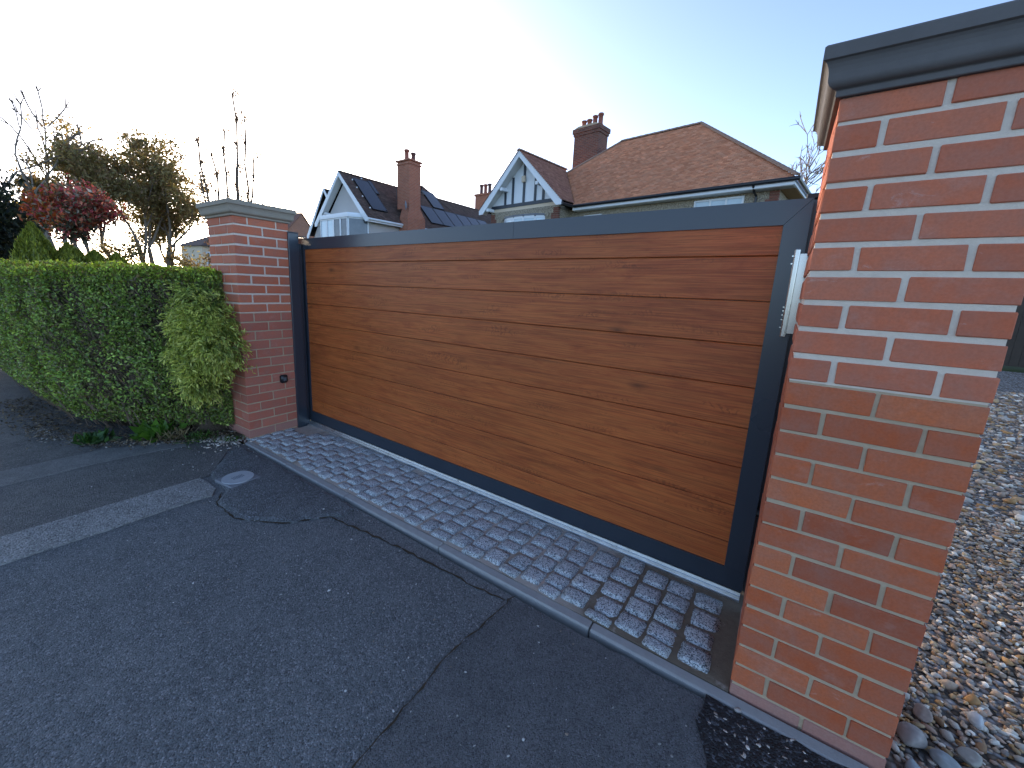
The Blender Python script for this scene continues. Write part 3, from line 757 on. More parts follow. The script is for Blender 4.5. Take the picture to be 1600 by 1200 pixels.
# soil at the hedge foot
mb = MB(); nx, ny = 46, 12; rng = random.Random(4)
for i in range(nx):
    for k in range(ny):
        s = np.array([SL*i/(nx-1)*.6]); p = hp(s, np.array([-.04+.26*min(1, i/14)+k/(ny-1)*.7]))[0]
        edge = min(1, k/2.)*min(1, (ny-1-k)/1.)
        mb.v.append((p[0]+rng.uniform(-.02, .02)+(.12 if i == 0 else 0), p[1]+rng.uniform(-.02, .02), ZA-.004+edge*(.022+rng.uniform(0, .025))))
for i in range(nx-1):
    for k in range(ny-1): mb.f.append((i*ny+k, (i+1)*ny+k, (i+1)*ny+k+1, i*ny+k+1))
struct(mb.build('soil_bed', X['earth'], None, True), 'bare earth under the privet hedge', 'soil')
# earth mound by the pillar
V, F = ico(3); V = V.copy()*np.array((.17, .15, .21)); V += (noise3(V, 22., 5)*.016)[:, None]*unit(V); V[:, 2] = np.maximum(V[:, 2], -.05)
struct(link('soil_mound', mesh_np('soil_mound', V, F, X['earth'], None, True), None, (-4.02, -.12, -.03)), 'dark lump of earth between the hedge and the far pillar', 'soil')
# litter
r = np.random.default_rng(31); n = 1500
s = r.uniform(0, 2.6, n)**1.15; xy = hp(s, r.normal(.02, .085, n)); xy[:, 0] += r.normal(.02, .05, n)
P = np.concatenate([xy, (ZA+.012+r.uniform(0, .035, n))[:, None]], 1)
V, F, C = leaves_np(P, unit(r.normal(0, 1, (n, 3))*np.array([1, 1, .25])), unit(r.normal(0, .4, (n, 3))+np.array([0, 0, 1.])), r.uniform(.018, .045, n), r.uniform(.008, .02, n), pal(r, n, [(.20, .14, .08), (.12, .08, .045), (.28, .22, .14), (.08, .06, .04)], .25))
tag(link('leaf_litter', mesh_np('leaf_litter', V, F, X['litter'], C)), 'dry brown leaves littering the ground under the hedge', 'leaf litter', kind='stuff')
n = 420; xy = np.stack([r.normal(-3.72, .13, n), r.normal(-.17, .07, n)], 1)
tag(pebbles('rubble_chips', xy, .008, ZA+.012, 33, pal=np.array([(.5, .44, .38), (.38, .32, .27), (.6, .56, .5)])), 'pale mortar chips and grit beside the foot of the far pillar', 'rubble', kind='stuff')
n = 900; s = r.uniform(0, 3., n); xy = hp(s*.6, r.normal(-.05, .03, n))
tag(pebbles('verge_grit', xy, .005, ZA+.007, 34, pal=np.array([(.4, .37, .33), (.25, .2, .16), (.16, .13, .1)])), 'grit and crumbs along the footpath edge under the hedge', 'grit', kind='stuff')

def weed(loc, h, spread, n, seed, label, cols, narrow=.35, name='weed'):
    r = np.random.default_rng(seed); a = r.uniform(0, 6.283, n); el = r.uniform(.15, 1.3, n)
    L = h*r.uniform(.35, 1., n); d = np.stack([np.cos(a)*np.cos(el), np.sin(a)*np.cos(el), np.sin(el)], 1)
    c0 = np.stack([r.normal(0, spread, n), r.normal(0, spread, n), r.uniform(0, h*.4, n)], 1)+d*(L*.5)[:, None]
    nr = unit(np.cross(d, r.normal(0, 1, (n, 3))))
    V, F, C = leaves_np(c0, d, nr, L, L*narrow, pal(r, n, cols, .2), .12)
    o = empty(name, loc, label, 'plant'); link('leaves', mesh_np('leaves', V, F, X['leaf'], C), o)
    mb = MB(); mb.tube([(0, 0, -.01), (0, 0, h*.4)], [.005, .002], 5); mb.build('stem', X['twig'], o); return o
GRN = [(.06, .14, .02), (.09, .18, .03), (.045, .10, .02)]
weed((-4.12, -.50, -.045), .15, .05, 150, 1, 'bright green weed clump sprouting from the hedge foot', [(.11, .22, .03), (.08, .17, .025)], .5)
weed((-3.80, -.30, -.045), .08, .06, 160, 2, 'low green grass tuft at the edge of the asphalt by the far pillar', GRN, .12)
weed((-3.62, -.14, -.048), .045, .05, 130, 3, 'flat moss-green tuft at the corner of the edging blocks', GRN, .2)
weed((-4.30, -.86, -.045), .10, .05, 110, 4, 'small dark leafy weed below the middle of the hedge', [(.04, .09, .02), (.05, .11, .03)], .5)
weed((-3.98, -.42, -.045), .11, .06, 120, 5, 'tuft of dry straw coloured grass under the hedge', [(.34, .27, .15), (.26, .19, .1)], .07)

# golden cypress-like shrub leaning over the pillar corner
r = np.random.default_rng(41)
gs = empty('golden_shrub', (-3.93, -.20, -.05), 'yellow green feathery evergreen shrub hanging over the far pillar', 'shrub')
GB = np.array((-3.93, -.20, -.05)); rgap = np.random.default_rng(3)
lobes = [((-3.74, -.20, 1.07), (.19, .18, .19)), ((-3.66, -.20, .92), (.20, .16, .18)), ((-3.56, -.18, .76), (.20, .14, .16)), ((-3.74, -.26, .70), (.19, .17, .20)), ((-3.68, -.28, .52), (.12, .11, .16)), ((-3.84, -.24, .92), (.15, .16, .20))]
Vs, Fs, Cs, off = [], [], [], 0
for ci, (c0, rad_) in enumerate(lobes):
    n = 85
    dirs = unit(r.normal(0, 1, (n, 3))+np.array([.25, -.35, 0])); pos = np.array(c0)+dirs*np.array(rad_)*(r.uniform(.35, 1., n)**.6)[:, None]
    for i in range(n):
        m_ = 34; ax = unit((dirs[i]*.8+np.array([0, 0, -.35])+r.normal(0, .3, 3))[None])[0]
        t = r.uniform(0, 1, m_); sp = r.normal(0, .015, (m_, 3))*(.3+1.2*t)[:, None]
        p = pos[i]+ax*(t*.10)[:, None]+sp+np.array([0, 0, -1])*(t**2*.035)[:, None]
        dd = unit(ax[None]+r.normal(0, .55, (m_, 3))+np.array([0, 0, -.25])); L = r.uniform(.022, .050, m_)
        gold = pal(r, m_, [(.76, .72, .20), (.60, .60, .13), (.42, .48, .10)], .2); green = pal(r, m_, [(.16, .23, .05), (.11, .17, .04)], .2)
        tipc = green+(gold-green)*(t**.8)[:, None]      # golden tips on green shoots
        V, F, C = leaves_np(p-GB, dd, unit(r.normal(0, 1, (m_, 3))+np.array([0, -.5, .7])), L, L*.26, tipc, .1)
        Vs.append(V); Fs.append(F+off); Cs.append(C); off += len(V)
link('foliage', mesh_np('foliage', np.concatenate(Vs), np.concatenate(Fs), X['leaf'], np.concatenate(Cs)), gs)
mb = MB()
for c0, rad_ in lobes:
    e = Vector(np.array(c0)-GB); mb.tube([(0, 0, 0), (e.x*.3, e.y*.3, e.z*.55), (e.x, e.y, e.z)], [.016, .011, .004], 6)
mb.build('stem', X['bark'], gs)

# ------------------------------------------------------------------ trees
def grow(mb, rng, p, d, L, r0, depth, tips, wig=.18, kids=(2, 3), shrink=.68, spread=.75, upw=.15, sides=6, rmin=0.):
    pts, rs = [p.copy()], [r0]; q = p.copy(); dd = d.copy(); k = 4
    for i in range(k):
        dd = (dd+Vector((rng.gauss(0, wig), rng.gauss(0, wig), rng.gauss(0, wig)+upw*.3))).normalized()
        q = q+dd*L/k; pts.append(q.copy()); rs.append(max(rmin, r0*(1-.45*(i+1)/k)))
    mb.tube(pts, rs, max(3, sides), False)
    if depth == 0: tips.append((q, dd)); return
    for i in range(rng.randint(*kids)):
        j = rng.choice((2, 3, 4, 4)) if i else 4
        a = Vector((rng.gauss(0, 1), rng.gauss(0, 1), rng.gauss(0, 1))); a = (a-dd*a.dot(dd)).normalized()
        nd = (dd+a*rng.uniform(.5, 1.)*spread+Vector((0, 0, upw))).normalized()
        grow(mb, rng, pts[j], nd, L*shrink*rng.uniform(.75, 1.2), rs[j]*.72, depth-1, tips, wig, kids, shrink, spread, upw, sides-1, rmin)
    if depth <= 2: tips.append((pts[2], dd))

def crown(name, tips, per, L, w, cols, seed, mat, parent, spread, org=None, sd=.25):
    r = np.random.default_rng(seed); T = np.array([t[0] for t in tips]); n = len(T)*per
    c = np.repeat(T, per, 0)+r.normal(0, 1, (n, 3))*np.array(spread); d = unit(r.normal(0, 1, (n, 3))+np.array([0, 0, -.2]))
    nr = unit(r.normal(0, .8, (n, 3))+np.array([0, 0, .8])); LL = L*r.uniform(.6, 1.25, n)
    col = cols(c, r) if callable(cols) else pal(r, n, cols, sd)
    V, F, C = leaves_np(c, d, nr, LL, LL*w, col)
    return link(name, mesh_np(name, V, F, X[mat], C), parent)

# broad evergreen with several stems behind the hedge
ok = empty('evergreen_tree', (-15.5, 2.45, -.1), 'olive green many-stemmed tree standing against the bright sky', 'tree')
mb, tips, rng = MB(), [], random.Random(14)
for (dx, dy, lean, L) in ((0, -.6, .50, 2.1), (0, -.2, .16, 2.3), (.1, .05, .03, 2.1), (0, .35, .42, 2.1), (-.1, .25, .22, 2.0), (.1, -.4, .80, 1.9), (0, -.5, .34, 2.2)):
    grow(mb, rng, Vector((dx*.5, dy*.45, 0)), Vector((dx*.4, math.copysign(lean, dy), 1)).normalized(), L*1.05, .10, 4, tips, .11, (2, 3), .60, .9, .04, 7)
tips = [t for t in tips if t[0].z < 5.3]
for k in range(46):                         # low side shoots round the stems
    z0 = rng.uniform(.9, 2.2); tips.append((Vector((rng.gauss(0, .3), rng.uniform(-1.5, 1.5), z0)), None))
mb.build('trunk', X['bark_grey'], ok)
crown('crown', tips, 85, .11, .45, [(.30, .25, .12), (.22, .19, .085), (.36, .28, .15), (.30, .20, .12)], 3, 'leaf_tree', ok, (.15, .15, .11))
# red-leaved lollipop tree
rt_ = empty('red_tree', (-8.92, -.10, -.1), 'small round-headed tree with red and bronze leaves', 'tree')
mb, tips, rng = MB(), [], random.Random(3)
mb.tube([(0, 0, 0), (.01, .02, .9), (0, 0, 1.95)], [.035, .03, .024], 8)
for k in range(8):
    a = k*.785; grow(mb, rng, Vector((0, 0, 1.84+.05*(k % 3))), Vector((math.cos(a)*.7, math.sin(a)*.7, rng.uniform(.35, 1.8))).normalized(), .38, .014, 2, tips, .2, (2, 3), .62, .8, .05, 5)
mb.build('trunk', X['bark_grey'], rt_)
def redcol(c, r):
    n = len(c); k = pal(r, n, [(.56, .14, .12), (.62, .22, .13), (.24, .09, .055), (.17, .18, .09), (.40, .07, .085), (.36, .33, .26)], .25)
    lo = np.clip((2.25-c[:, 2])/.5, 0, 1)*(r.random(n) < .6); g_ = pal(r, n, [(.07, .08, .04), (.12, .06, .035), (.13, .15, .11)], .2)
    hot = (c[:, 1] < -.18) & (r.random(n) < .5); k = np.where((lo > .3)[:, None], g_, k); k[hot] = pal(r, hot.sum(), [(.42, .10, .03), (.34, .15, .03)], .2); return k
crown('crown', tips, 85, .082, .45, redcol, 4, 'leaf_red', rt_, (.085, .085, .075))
# dark evergreen mass at the left edge
de = empty('dark_evergreen', (-11., -1.15, -.1), 'dark leafy evergreen at the left edge behind the hedge', 'tree')
mb, tips, rng = MB(), [], random.Random(8)
for k in range(9):
    grow(mb, rng, Vector((rng.uniform(-.3, .3), rng.uniform(-.5, .4), 0)), Vector((rng.gauss(0, .22), rng.gauss(0, .28), 1)).normalized(), 1.25, .05, 3, tips, .12, (2, 3), .62, .7, .1, 5)
mb.build('trunk', X['bark'], de)
crown('crown', [t for t in tips if t[0].y < .85], 60, .11, .40, [(.022, .032, .022), (.03, .042, .028), (.016, .022, .017), (.045, .055, .04)], 6, 'leaf_tree', de, (.17, .15, .19))
# bare tree
def bare_tree(loc, label, L, seed, lean=(0, 0), depth=4, r0=.09, name='bare_tree', tk=1., kids=(2, 3)):
    t = empty(name, loc, label, 'tree'); mb, tips, rng = MB(), [], random.Random(seed)
    grow(mb, rng, Vector((0, 0, 0)), Vector((lean[0], lean[1], 1)).normalized(), L, r0, depth, tips, .12, kids, .66, .85, .12, 7, .011*tk)
    mb.build('trunk', X['bark_grey'], t)
    tw = MB()
    for p, d in tips:
        for k in range(3):
            e = p+(d+Vector((rng.gauss(0, .6), rng.gauss(0, .6), rng.gauss(0, .4)))).normalized()*rng.uniform(.15, .4)
            tw.tube([p, p.lerp(e, .5)+Vector((0, 0, .02)), e], [.011*tk, .007*tk, .003*tk], 3, False)
    tw.build('crown', X['twig'], t); return t
bare_tree((-14.2, .75, -.1), 'leafless tree with spreading branches above the red tree', 2.5, 5, (0, -.05), 3, .11, tk=1.6)
bare_tree((-14.6, -.9, -.1), 'leafless tree at the left edge of the picture', 2.4, 11, (0, .1), 4, .10, tk=1.6)
bare_tree((-1.25, 25.6, -.1), 'leafless tree glimpsed beside the near pillar coping', 3.6, 9, (-.02, 0), 4, .15, tk=1.7, kids=(3, 4))
# golden conifers
def conifer(loc, h, w, n, seed, label, cols, name='conifer'):
    t = empty(name, loc, label, 'shrub'); r = np.random.default_rng(seed)
    mb = MB(); mb.tube([(0, 0, 0), (0, 0, h*.85)], [.03, .008], 6); mb.build('trunk', X['bark'], t)
    z = r.uniform(0, 1, n)**.8; R = w*np.clip(1-z**4.5, .03, 1)*(.75+.25*r.random(n)); a = r.uniform(0, 6.283, n)
    R *= 1+.22*np.sin(a*5+z*9)+.12*np.sin(a*11+3)
    c = np.stack([np.cos(a)*R, np.sin(a)*R, z*h], 1); d = unit(np.stack([np.cos(a)*.4, np.sin(a)*.4, np.full(n, 1.)], 1)+r.normal(0, .3, (n, 3)))
    V, F, C = leaves_np(c, d, unit(np.stack([np.cos(a), np.sin(a), np.full(n, .2)], 1)+r.normal(0, .4, (n, 3))), r.uniform(.05, .11, n), r.uniform(.012, .026, n), pal(r, n, cols, .22))
    link('crown', mesh_np('crown', V, F, X['leaf'], C), t); return t
YEL = [(.30, .32, .05), (.22, .25, .04), (.15, .18, .03), (.38, .37, .06)]
conifer((-8.05, -.62, -.1), 1.98, .30, 11000, 1, 'golden green conifer spire beside the dark evergreen', YEL)
conifer((-8.1, -.30, -.1), 1.76, .44, 13000, 2, 'golden green conifer left of the red tree trunk', YEL)
conifer((-8.2, -.02, -.1), 1.70, .44, 13000, 3, 'golden green conifer right behind the red tree trunk', YEL)
conifer((-8.1, .20, -.1), 1.68, .36, 10000, 4, 'golden green conifer nearest the many-stemmed tree', YEL)
# dark clipped hedge further back
h2 = empty('clipped_hedge', (-11.5, 1.9, -.1), 'dark olive clipped hedge in front of the many-stemmed tree', 'hedge')
r = np.random.default_rng(51); n = 42000
p = np.stack([r.uniform(-.45, .45, n), r.uniform(-1.6, 1.7, n), r.uniform(.5, 1.56, n)], 1); fc = r.integers(0, 3, n)
p[fc == 0, 0] = .45-np.abs(r.normal(0, .04, (fc == 0).sum())); p[fc == 1, 2] = 1.56-np.abs(r.normal(0, .04, (fc == 1).sum())); p[fc == 2, 1] = -1.6+np.abs(r.normal(0, .05, (fc == 2).sum()))
V, F, C = leaves_np(p, unit(r.normal(0, 1, (n, 3))+np.array([.5, 0, .5])), unit(r.normal(0, 1, (n, 3))+np.array([.3, 0, 1])), r.uniform(.025, .05, n), r.uniform(.012, .02, n), pal(r, n, [(.05, .055, .02), (.035, .042, .016), (.07, .065, .025)], .2))
link('foliage', mesh_np('foliage', V, F, X['leaf'], C), h2)
mb = MB(); mb.box((-.40, -1.52, .0), (.38, 1.65, 1.50)); mb.build('inner_growth', X['inner'], h2)
# upright twiggy shrub behind the far pillar
tw = empty('upright_shrub', (-6.5, 1.15, -.1), 'tall thin upright stems with sparse buds rising behind the far pillar', 'shrub')
mb, rng = MB(), random.Random(2); tp = []
for (dx, dy, h) in ((-.05, -.28, 2.75), (0, -.22, 3.10), (0, -.10, 3.00), (.04, .03, 3.32), (.05, .13, 3.78), (.08, .22, 3.55), (.10, .28, 3.05), (-.05, .10, 2.9)):
    pts = []; x = dx*.4; y = dy*.25
    N = 12
    for i in range(N+1):
        t = i/N; pts.append(Vector((dx*(.4+.6*t)+rng.gauss(0, .010)+.03*math.sin(t*5+dy*30), dy*(.3+.9*t)+rng.gauss(0, .014)+.03*math.sin(t*4+dy*50), t*h)))
    mb.tube(pts, [.024*(1-.65*i/N)+.002 for i in range(N+1)], 5, False)
    for i in range(int(N*.45), N+1):
        for k in range(rng.randint(2, 4)):
            e = pts[i]+Vector((rng.gauss(0, .05), rng.gauss(0, .05), rng.uniform(.0, .08))); mb.tube([pts[i], e], [.003, .0015], 3, False); tp.append((e, None))
            tp.append((pts[i].lerp(e, .5), None))
mb.build('stems', X['twig'], tw)
crown('leaves', tp, 5, .040, .6, [(.20, .13, .10), (.26, .15, .11), (.16, .12, .09)], 5, 'leaf_tree', tw, (.014, .014, .03))

# ------------------------------------------------------------------ houses
def tiles(name, mat, parent, quadfun, n_rows, slope_len, width_of, cols, seed, tw=.165, th=.022):
    """quadfun(s, t) -> point on the roof plane, s up the slope in metres, t along the eave in metres; width_of(s) -> (t0, t1)"""
    r = np.random.default_rng(seed); V, F, C = [], [], []; g_ = slope_len/n_rows
    p00 = np.array(quadfun(0., 0.)); es = np.array(quadfun(1., 0.))-p00; et = np.array(quadfun(0., 1.))-p00; nn = np.cross(et, es); nn /= np.linalg.norm(nn)
    if nn[2] < 0: nn = -nn
    cols = np.array(cols)
    for i in range(n_rows):
        s0, s1 = i*g_, (i+1)*g_+.012; a0, a1 = width_of(s0); b0, b1 = width_of(min(s1, slope_len)); off = (i % 2)*tw*.5
        if a1-a0 < .03: continue
        ts = np.unique(np.clip(np.concatenate([[a0], np.arange(math.floor(a0/tw)*tw+off, a1+tw, tw), [a1]]), a0, a1))
        for u0, u1 in zip(ts, ts[1:]):
            if u1-u0 < .005: continue
            w0, w1 = min(max(u0, b0), b1), max(min(u1, b1), b0)
            h = th*r.uniform(.8, 1.25); o = len(V)
            A = p00+es*s0; B = p00+es*s1
            V += [A+et*u0+nn*h, A+et*(u1-.004)+nn*h, B+et*(w1-.004 if w1 > w0 else w1)+nn*.003, B+et*w0+nn*.003, A+et*u0-nn*.01, A+et*(u1-.004)-nn*.01]
            F += [(o, o+1, o+2, o+3), (o+4, o+5, o+1, o)]
            c = cols[r.integers(len(cols))]*math.exp(r.normal(0, .10)); C += [c]*6
    me = mesh_np(name, np.array(V), np.array(F), X[mat], np.array(C)); o = link(name, me, parent); o['kind'] = 'stuff'; return o

def ridge_tiles(parent, a, b, n, rad_, mat, name='ridge_tile'):
    a, b = Vector(a), Vector(b); d = (b-a)/n; L = d.length; mb = MB(); k = 6
    for i, x in enumerate((0, L*.98)):
        rr_ = rad_*(1.06 if i else .96)
        mb.v += [(x, math.cos(math.pi*j/k)*rr_, math.sin(math.pi*j/k)*rr_*.8) for j in range(k+1)]
    for j in range(k): mb.f.append((j, j+1, k+2+j, k+1+j))
    mb.f.append(tuple(range(k+1))); mb.f.append(tuple(range(k+1, 2*k+2)))
    me = mb.mesh(name, mat); q = d.to_track_quat('X', 'Z').to_euler()
    for i in range(n): link(name, me, parent, a+d*i, q)

def window(parent, axis, at, u0, u1, z0, z1, n, glass='glass', fw=.055, out=-1, name='window', transom=None):
    """axis 0: runs along local x at y=at; axis 1: runs along local y at x=at; out: side that faces outdoors"""
    d = .05
    def B(m_, ua, ub, za, zb, f, bk):
        lo, hi = sorted((at+out*f, at+out*bk))
        m_.box((ua, lo, za) if axis == 0 else (lo, ua, za), (ub, hi, zb) if axis == 0 else (hi, ub, zb))
    mb = MB(); B(mb, u0, u1, z0, z0+fw, d, 0); B(mb, u0, u1, z1-fw, z1, d, 0)
    st = (u1-u0-fw)/n
    for i in range(n+1): B(mb, u0+st*i, u0+st*i+fw, z0+fw, z1-fw, d, 0)
    if transom: B(mb, u0+fw, u1-fw, transom-fw/2, transom+fw/2, d-.004, .001)
    w = mb.build(name, X['white'], parent)
    for i in range(n):
        mb = MB(); B(mb, u0+st*i+fw, u0+st*(i+1), z0+fw, z1-fw, .022, .010); mb.build('pane', X[glass], w)
    return w

def pot(parent, x, y, z, h, r0, mat):
    mb = MB(); mb.tube([(x, y, z-.03), (x, y, z+h*.12), (x, y, z+h*.16), (x, y, z+h*.82), (x, y, z+h*.84), (x, y, z+h*.95), (x, y, z+h)], [r0*1.12, r0*1.12, r0*.9, r0*.86, r0*1.12, r0*1.12, r0*.95], 14)
    mb.build('chimney_pot', X[mat], parent, True)

# --- house A: hipped red roof with half-timbered gable
A = empty('tiled_house', (-.64, 13.90, -.1), 'pebbledashed house with red hipped roof and white half-timbered gable', 'house', rad(-6.5))
ze = 4.85; pt = math.tan(rad(40.2)); hd_ = 4.13; LN = 11.72       # local: x<=0 along facade from right eave corner, y depth
sl_ = hd_/math.cos(rad(40.2)); cs, sn = math.cos(rad(40.2)), math.sin(rad(40.2))
RC = [(.56, .225, .12), (.61, .26, .14), (.51, .20, .105), (.57, .26, .15)]
gx0, gx1, gy = -11.85, -7.36, -.85; gm = (gx0+gx1)/2; ghw = (gx1-gx0)/2; gz = 7.13; gze = ze+.10; gpt = (gz-gze)/ghw; ga = math.atan(gpt)
mb = MB()   # roof carcass just below the tiles
e = .03
mb.add([(0, 0, ze-e), (-LN, 0, ze-e), (-LN, 2*hd_, ze-e), (0, 2*hd_, ze-e), (-hd_, hd_, ze+hd_*pt-e), (-LN+hd_, hd_, ze+hd_*pt-e)], [(0, 4, 5, 1), (0, 3, 4), (3, 2, 5, 4), (2, 1, 5), (0, 1, 2, 3)])
roof = mb.build('roof', X['tile_dark'], A)
gyb = (gz-ze)/pt
mb = MB(); mb.add([(gx0, gy, gze-e), (gx1, gy, gze-e), (gm, gy, gz-e), (gx0, .12, gze-e), (gx1, .12, gze-e), (gm, gyb, gz-e)], [(0, 2, 5, 3), (1, 4, 5, 2)])
groof = mb.build('gable_roof', X['tile_dark'], A)
tiles('roof_tiles', 'tile', roof, lambda s, t: (t, s*cs, ze+s*sn), 48, sl_, lambda s: (max(-LN+s*cs, gx1-max(0, s*sn-.10)/gpt if s*sn < gz-ze else -99, -LN+s*cs), -s*cs), RC, 1)
tiles('roof_tiles', 'tile', roof, lambda s, t: (-s*cs, t, ze+s*sn), 48, sl_, lambda s: (s*cs, 2*hd_-s*cs), RC, 2)
tiles('roof_tiles', 'tile', roof, lambda s, t: (-LN+s*cs, t, ze+s*sn), 48, sl_, lambda s: (s*cs, 2*hd_-s*cs), RC, 3)
gsl = ghw/math.cos(ga)
GC = [(.28, .135, .10), (.24, .11, .085), (.32, .16, .12)]
tiles('roof_tiles', 'tile', groof, lambda s, t: (gx1-s*math.cos(ga), t, gze+s*math.sin(ga)), 30, gsl, lambda s: (gy-.06, min(gyb, (.10+s*math.sin(ga))/pt)), GC, 4)
tiles('roof_tiles', 'tile', groof, lambda s, t: (gx0+s*math.cos(ga), t, gze+s*math.sin(ga)), 30, gsl, lambda s: (gy-.06, min(gyb, (.10+s*math.sin(ga))/pt)), GC, 5)
rz_ = ze+hd_*pt
mr = plain('ridge_clay', (.27, .17, .12), .9, var=.3, scale=4.)
ridge_tiles(roof, (-LN+hd_, hd_, rz_-.02), (-hd_, hd_, rz_-.02), 11, .12, mr)
ridge_tiles(roof, (0.05, -.05, ze+.02), (-hd_, hd_, rz_-.01), 24, .085, mr, 'hip_tile')
ridge_tiles(roof, (-LN, 0, ze), (-LN+hd_, hd_, rz_-.01), 24, .085, mr, 'hip_tile')
ridge_tiles(groof, (gm, gy-.06, gz-.02), (gm, gyb, gz-.02), 11, .11, mr)
# walls
wy = .40; wx = -.40
mb = MB(); mb.box((-LN+.4, wy, 0), (wx, 2*hd_-.4, ze-.10)); wall = mb.build('wall', X['dash'], A)
# front gable wing
gwy = gy+.42; gl, gr_ = gx0+.38, gx1-.38
mb = MB(); mb.box((gl, gwy, 0), (gr_, wy+.05, ze-.0)); mb.build('wall', X['dash'], A)
zb = 5.13
mb = MB(); mb.prism([(gl, ze), (gr_, ze), (gr_, ze+.02), (gm+(gz-.16-zb)/gpt, zb), (gm, gz-.16), (gm-(gz-.16-zb)/gpt, zb), (gl, ze+.02)], 1, gwy+.03, gwy+.12); mb.build('gable_panel', X['white'], A)
mb = MB(); mb.box((gl+.02, gwy-.03, zb-.14), (gr_-.02, gwy+.028, zb)); mb.build('timber', X['timber_dark'], A)
for x in (-1.05, -.62, 0., .62, 1.05):
    top = gz-.30-abs(x)*gpt; mb = MB(); mb.box((gm+x-.055, gwy-.004, zb+.001), (gm+x+.055, gwy+.028, top)); mb.build('timber', X['timber_dark'], A)
mb = MB(); mb.cbox((gm-.09, gwy-.10, 5.95), (gm+.10, gwy-.006, 6.2), .02); mb.build('alarm_box', X['cream'], A)
mb = MB(); mb.box((gl+.005, gwy+.002, zb-.30), (gr_-.005, gwy+.06, zb-.142)); mb.build('render_band', X['cream'], A)
# barge boards
for s in (-1, 1):
    x_e = gx0-.02 if s < 0 else gx1+.02
    mb = MB(); mb.prism([(gm, gz-.005), (x_e, gze-.025), (x_e, gze-.20), (x_e-s*.24, gze-.20), (gm, gz-.25)], 1, gy-.02, gy+.02); mb.build('barge_board', X['white'], A)
    mb = MB(); mb.add([(gm, gy+.021, gz-.27), (x_e-s*.05, gy+.021, gze-.16), (x_e-s*.05, gwy+.02, gze-.16), (gm, gwy+.02, gz-.27)], [(0, 1, 2, 3)]); mb.add([(gm, gy+.021, gz-.25), (x_e-s*.05, gy+.021, gze-.14), (x_e-s*.05, gwy+.02, gze-.14), (gm, gwy+.02, gz-.25)], [(0, 1, 2, 3)]); mb.build('soffit', X['soffit'], A)
    for zz in ((.35, 1.15) if s < 0 else (1.15,)):
        xx = gm+s*(ghw*(1-zz/(gz-ze))-.14); mb = MB(); mb.box((xx-.07, gy+.022, ze+zz-.33), (xx+.07, gwy+.02, ze+zz-.20)); mb.build('purlin_end', X['white'], A)
# fascia, soffit, gutter
mb = MB(); mb.box((gx1+.02, -.012, ze-.20), (.0, .018, ze-.035)); mb.build('fascia', X['white'], A)
mb = MB(); mb.box((-.018, .019, ze-.20), (.012, 2*hd_, ze-.035)); mb.build('fascia', X['white'], A)
mb = MB(); mb.box((gx1+.02, .019, ze-.215), (-.019, wy+.02, ze-.195)); mb.build('soffit', X['soffit'], A)
mb = MB(); mb.box((-.42, wy+.021, ze-.213), (-.019, 2*hd_-.02, ze-.193)); mb.build('soffit', X['stained'], A); A.children[-1]['label'] = 'bare weathered soffit'
mb = MB(); mb.tube([(gx1+.04, -.075, ze-.055), (.10, -.075, ze-.055), (.085, 2*hd_, ze-.055)], .058, 10); mb.build('gutter', X['pvc_black'], A)
mb = MB(); mb.tube([(gx1+.05, gy, ze-.055), (gx1+.07, -.06, ze-.055)], .055, 10); mb.build('gutter', X['pvc_black'], A)
mb = MB(); mb.tube([(-1.02, -.07, ze-.07), (-1.0, .1, ze-.26), (-.98, wy-.05, ze-.36), (-.98, wy-.05, .1)], .036, 10); mb.build('downpipe', X['pvc_black'], A)
# brick quoins
def quoins(x, y, sx, n=15, z1=4.62):
    rng = random.Random(int(x*10)); h = .225
    me = None
    for i in range(n):
        w = .34 if (i//1) % 2 else .24; z = z1-i*h
        for c in range(3):
            mb = MB(); mb.cbox((0, -.02, 0), (sx*w, .14, .064), .004) if sx > 0 else mb.cbox((-w, -.02, 0), (0, .14, .064), .004)
            o = link('brick', mb.mesh('brick', X['quoin']), wall, (x, y+.0, z-(c+1)*.075))
quoins(wx+.004, wy, -1, 9); quoins(gr_+.004, gwy, -1, 9, 4.78); quoins(gl-.004, gwy, 1, 9, 4.78)
window(A, 0, wy, -2.78, -1.30, 3.3, 4.56, 3); window(A, 0, wy, -7.02, -6.22, 3.5, 4.47, 2)
